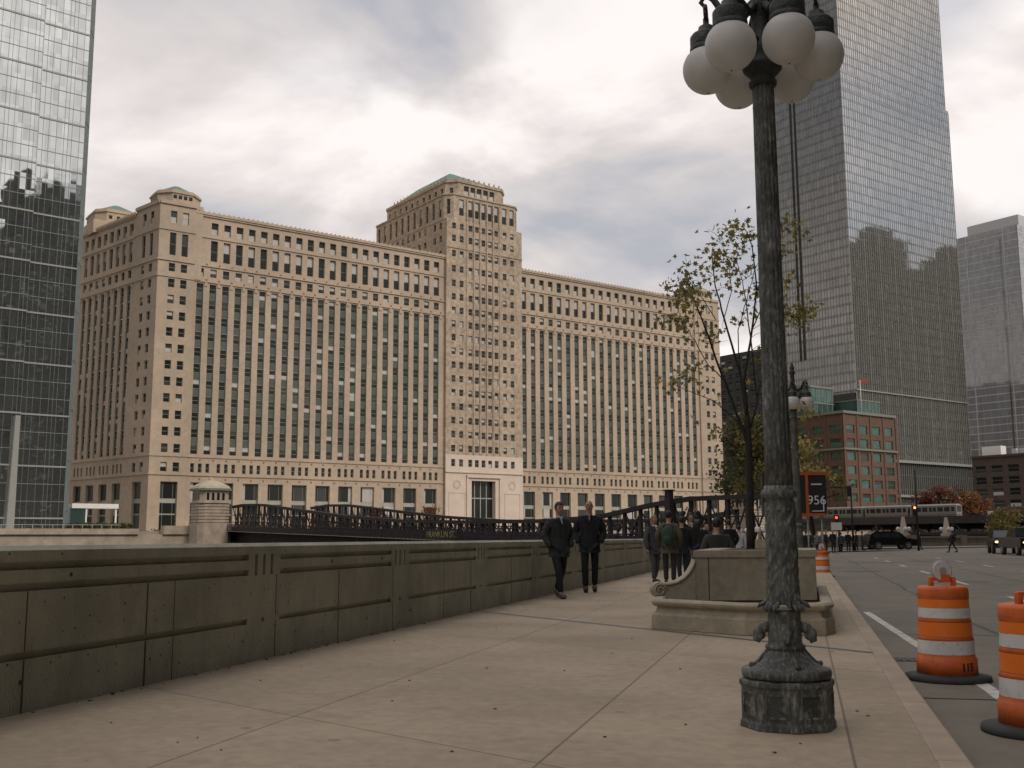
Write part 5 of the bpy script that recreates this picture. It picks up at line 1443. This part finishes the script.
    if detail > 1:                       # folds and a front opening
        for v in me.vertices:
            f_ = .006 * sin(v.co.z * 46 + v.co.x * 17) * sin(v.co.x * 23 + v.co.y * 9) + .004 * sin(v.co.z * 90 - v.co.x * 30)
            if abs(v.co.x) < .02 and v.co.y < -.05: f_ -= .014
            d_ = Vector((v.co.x, v.co.y, 0)); d_ = d_.normalized() if d_.length > 0 else d_; v.co += d_ * f_
    if not seated:                       # straight hem
        bmx = bmesh.new(); bmx.from_mesh(me); rings_ = []
        for z_, rx, ry in ((1.12, .188, .14), (1.0, .2, .152), (.9, .208, .16), (hem - .02, .214, .166)):
            rings_.append([bmx.verts.new(sh(rx * cos(2 * pi * i / 24), ry * sin(2 * pi * i / 24) + .01, z_)) for i in range(24)])
        for ra, rb in zip(rings_, rings_[1:]):
            for i in range(24): bmx.faces.new((ra[i], rb[i], rb[(i + 1) % 24], ra[(i + 1) % 24])).smooth = True
        bmx.faces.new(rings_[-1]); bmx.to_mesh(me); bmx.free()
    add_mesh('coat', me, cloth(coat, 'coat_cloth'), t)
    if shirt:
        mb = MB(); c = Vector(sh(0, -.105, 1.44))
        y_ = lambda z: sh(0, -.125 - .02 * (1.5 - z), z)[1]
        a0 = sh(-.04, 0, 1.53); a1 = sh(.04, 0, 1.53); a2 = sh(0, 0, 1.37)
        mb.face([(a0[0], y_(1.5) + .05 * k, a0[2]), (a2[0], y_(1.3) - .035 * k, a2[2]), (a1[0], y_(1.5) + .05 * k, a1[2])])
        mb.tube([sh(-.05, -.0, 1.53), sh(-.03, -.085, 1.52), sh(0, -.12, 1.47), sh(.03, -.085, 1.52), sh(.05, 0, 1.53)], .018 * k, 6)
        mb.build('shirt_collar', cloth(shirt, 'shirt_cloth'), t)
    for q in (19, 20):
        a = Vector(V[q]); an = Vector(V[15 if q == 19 else 18])
        mb = MB(); mb.ball(((a.x + an.x) / 2, (a.y + an.y) / 2 - .02 * k, a.z + .012 * k), .13 * k, 10, 6, sq=(.38, 1.12, .42)); mb.ball((an.x, an.y, an.z - .01 * k), .05 * k, 8, 6)
        mb.build('shoe', shoes, t)
    if bag:
        mb = MB(); c = sh(0, .21, 1.2); mb.ball(c, .2 * k, 16, 12, sq=(.82, .55, 1.22)); c2 = sh(0, .3, 1.1); mb.ball(c2, .12 * k, 12, 8, sq=(.9, .5, .9))
        bo = mb.build('backpack', cloth(bag, 'backpack_cloth'), t)
        mb = MB()
        for sg_ in (-1, 1): mb.tube([sh(sg_ * .1, .15, 1.42), sh(sg_ * .12, .0, 1.52), sh(sg_ * .13, -.13, 1.4), sh(sg_ * .14, -.14, 1.2), sh(sg_ * .15, 0, 1.05)], .02 * k, 6)
        mb.build('strap', cloth(bag, 'backpack_cloth'), bo)
    return t
FACE = YAW * 1.0
G1 = 'pedestrians on the sidewalk'
_ = 0
person('man in dark jacket over pale blue shirt walking with hands in pockets by the parapet', 559, 20.3, 1.80, FACE + .42, coat=(.022, .028, .026), legs=(.012, .012, .016), stride=.85, shirt=(.3, .4, .55), group=G1, detail=2, shoes=cloth((.12, .11, .1), 'grey_shoe'))
person('bald man dressed all in black with hands in pockets walking by the parapet', 589.5, 22.4, 1.92, FACE - .05, coat=(.01, .01, .011), legs=(.009, .009, .01), stride=.3, bald=True, shirt=(.22, .2, .19), group=G1, detail=2)
person('person in olive coat with green backpack seen from behind', 669, 25.6, 1.76, FACE + pi - .25, coat=(.085, .08, .048), legs=(.03, .03, .028), bag=(.035, .06, .045), arms='pocket', long_coat=False, group=G1)
person('woman in white top and grey coat facing the person with the backpack', 654, 26.6, 1.68, FACE + .5, coat=(.06, .06, .065), legs=(.075, .075, .08), hair='hair_lt', longhair=True, shirt=(.6, .6, .6), arms='down', stride=.4, group=G1)
person('person in black coat and jeans behind the green backpack', 682, 27.5, 1.66, FACE + pi + .3, coat=(.015, .015, .018), legs=(.03, .04, .06), arms='down', group=G1)
person('woman in black jacket with pale scarf raising both hands to her head', 691, 28.5, 1.78, FACE + .1, coat=(.018, .018, .02), legs=(.03, .04, .06), longhair=True, arms='raised', shirt=(.5, .48, .45), group=G1)
person('person in black coat just right of the woman with raised hands', 700, 30, 1.62, FACE + pi, coat=(.014, .014, .016), legs=(.02, .02, .02), arms='pocket', group=G1)
q = at(717, 19.2)
person('person in dark hooded jacket sitting behind the planter with back to the camera', 717, 19.2, 1.72, FACE + pi, coat=(.03, .034, .028), legs=(.02, .02, .02), arms='pocket', seated=True, group=G1, zg=.16)
person('tall person in black standing between the hooded sitter and the tree', 729, 33, 1.66, FACE + pi + .2, coat=(.008, .008, .01), legs=(.01, .01, .012), arms='pocket', group=G1)
person('person in white coat left of the street tree trunk', 739, 36, 1.52, FACE + pi - .4, coat=(.42, .44, .46), legs=(.02, .02, .02), arms='down', hair='hair_dk', group=G1)
person('person in dark green coat left of the hooded sitter', 707, 40, 1.6, FACE + .3, coat=(.04, .07, .05), legs=(.02, .02, .02), arms='down', hair='hair_lt', group=G1)
G2 = 'people at the far crossing'
random.seed(8)
far_people = [(776, 78, 'between the foreground lamp shaft and the second lamp', (.02, .02, .02)), (806, 70, 'just right of the second lamp post', (.012, .012, .014)), (811, 76, 'second right of the second lamp post', (.02, .025, .03)), (817, 82, 'below the right end of the 956 sign', (.2, .19, .18)),
              (826, 84, 'left of the small distant drum light', (.03, .03, .03)), (833, 86, 'below the left edge of the white street sign', (.018, .018, .02)), (841, 88, 'below the right edge of the white street sign', (.05, .07, .09)), (848, 90, 'in the gap left of the black car', (.015, .015, .017)), (856, 92, 'right beside the tail of the black car', (.02, .015, .015)),
              (788, 88, 'behind the second lamp post base, left side', (.02, .02, .022)), (822, 96, 'in grey, farthest back below the sign', (.12, .12, .12)), (919, 104, 'beside the traffic light pole', (.015, .015, .015)), (862, 100, 'half behind the black car', (.08, .07, .06))]
for i, (px, w, wh, c) in enumerate(far_people):
    tone = 'pale' if c[0] > .15 else ('grey' if c[0] > .07 else 'dark')
    person(f'{tone} coated pedestrian {wh}', px, w, random.uniform(1.62, 1.86), FACE + random.choice((0, pi, 1.2, -1.4)) + random.uniform(-.3, .3), coat=c, legs=(.015, .015, .02), arms=random.choice(('pocket', 'down')), stride=random.choice((0, .3, .6)), group=G2, zg=-.15, hair=random.choice(('hair_dk', 'hair_dk', 'hair_lt')))
person('lone pedestrian in black striding across the open road', 952, 85, 1.72, FACE - 1.5, coat=(.012, .012, .013), legs=(.012, .012, .013), arms='down', stride=1.0, group=G2, zg=-.15)

# ================================================================== LIGHT & SKY
SUND = Vector((*(CN * -1.0 + CE * .25).normalized() * cos(R_(40)), sin(R_(40))))
w = D.worlds.new('World'); sc.world = w; w.use_nodes = True
nt = w.node_tree; N = nt.nodes; L = nt.links
bg_ = N['Background']; bg_.inputs[1].default_value = 0.1
sky = N.new('ShaderNodeTexSky'); sky.sky_type = 'NISHITA'; sky.sun_disc = False
sky.sun_elevation = R_(40); sky.sun_rotation = math.atan2(SUND.x, SUND.y)
tc = N.new('ShaderNodeTexCoord'); sp = N.new('ShaderNodeSeparateXYZ'); L.new(tc.outputs['Generated'], sp.inputs[0])
ad = N.new('ShaderNodeMath'); ad.operation = 'ADD'; ad.inputs[1].default_value = .28
mxz = N.new('ShaderNodeMath'); mxz.operation = 'MAXIMUM'; mxz.inputs[1].default_value = 0; L.new(sp.outputs[2], mxz.inputs[0]); L.new(mxz.outputs[0], ad.inputs[0])
vd = N.new('ShaderNodeVectorMath'); vd.operation = 'DIVIDE'; L.new(tc.outputs['Generated'], vd.inputs[0])
cb = N.new('ShaderNodeCombineXYZ'); L.new(ad.outputs[0], cb.inputs[0]); L.new(ad.outputs[0], cb.inputs[1]); cb.inputs[2].default_value = 1; L.new(cb.outputs[0], vd.inputs[1])
mpp = N.new('ShaderNodeMapping'); mpp.inputs['Scale'].default_value = (1.0, 1.0, .4); mpp.inputs['Location'].default_value = (3.1, 1.7, 0); mpp.inputs['Rotation'].default_value = (0, 0, .5); L.new(vd.outputs[0], mpp.inputs[0])
n1 = N.new('ShaderNodeTexNoise'); n1.inputs['Scale'].default_value = 2.1; n1.inputs['Detail'].default_value = 8; n1.inputs['Roughness'].default_value = .52; n1.inputs['Distortion'].default_value = .35; L.new(mpp.outputs[0], n1.inputs['Vector'])
cr = N.new('ShaderNodeValToRGB'); e = cr.color_ramp.elements
e[0].position = .36; e[0].color = (4.0, 4.1, 4.5, 1); e[1].position = .62; e[1].color = (8.6, 8.05, 7.85, 1)
x = cr.color_ramp.elements.new(.5); x.color = (6.2, 5.75, 5.65, 1)
L.new(n1.outputs[0], cr.inputs[0])
n2 = N.new('ShaderNodeTexNoise'); n2.inputs['Scale'].default_value = .9; n2.inputs['Detail'].default_value = 5; L.new(mpp.outputs[0], n2.inputs['Vector'])
mr = N.new('ShaderNodeMapRange'); mr.inputs[1].default_value = .36; mr.inputs[2].default_value = .46; mr.inputs[3].default_value = .6; mr.inputs[4].default_value = 1.0; L.new(n2.outputs[0], mr.inputs[0])
mx = N.new('ShaderNodeMix'); mx.data_type = 'RGBA'; L.new(mr.outputs[0], mx.inputs[0]); L.new(sky.outputs[0], mx.inputs[6]); L.new(cr.outputs[0], mx.inputs[7])
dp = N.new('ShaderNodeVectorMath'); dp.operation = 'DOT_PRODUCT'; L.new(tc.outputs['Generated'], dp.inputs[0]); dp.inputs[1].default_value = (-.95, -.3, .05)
m2 = N.new('ShaderNodeMapRange'); m2.inputs[1].default_value = .5; m2.inputs[2].default_value = .88; m2.inputs[3].default_value = 1; m2.inputs[4].default_value = .3; L.new(dp.outputs['Value'], m2.inputs[0])  # unseen western sky dimmed, added so the tower's west glass reflects darker
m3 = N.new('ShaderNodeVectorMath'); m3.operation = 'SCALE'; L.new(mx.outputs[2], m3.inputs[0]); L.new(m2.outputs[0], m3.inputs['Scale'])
# an overcast sky is brightest overhead
m4 = N.new('ShaderNodeMapRange'); m4.inputs[1].default_value = .52; m4.inputs[2].default_value = .95; m4.inputs[3].default_value = 1; m4.inputs[4].default_value = 1.75; L.new(sp.outputs[2], m4.inputs[0])
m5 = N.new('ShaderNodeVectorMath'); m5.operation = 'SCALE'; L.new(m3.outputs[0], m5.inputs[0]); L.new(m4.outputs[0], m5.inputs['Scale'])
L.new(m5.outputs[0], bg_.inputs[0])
sd = D.lights.new('sun', 'SUN'); sd.energy = 1.5; sd.angle = R_(14); sd.color = (1.0, .9, .8)
so = D.objects.new('sun', sd); COL.objects.link(so); so.rotation_euler = SUND.to_track_quat('Z', 'Y').to_euler(); so.location = (0, 0, 100)
sc.view_settings.view_transform = 'Standard'; sc.view_settings.look = 'None'; sc.view_settings.gamma = 1; sc.view_settings.exposure = 0.25
try: sc.view_settings.use_curve_mapping = False
except Exception: pass
sc.cycles.max_bounces = 5; sc.cycles.diffuse_bounces = 2; sc.cycles.glossy_bounces = 3
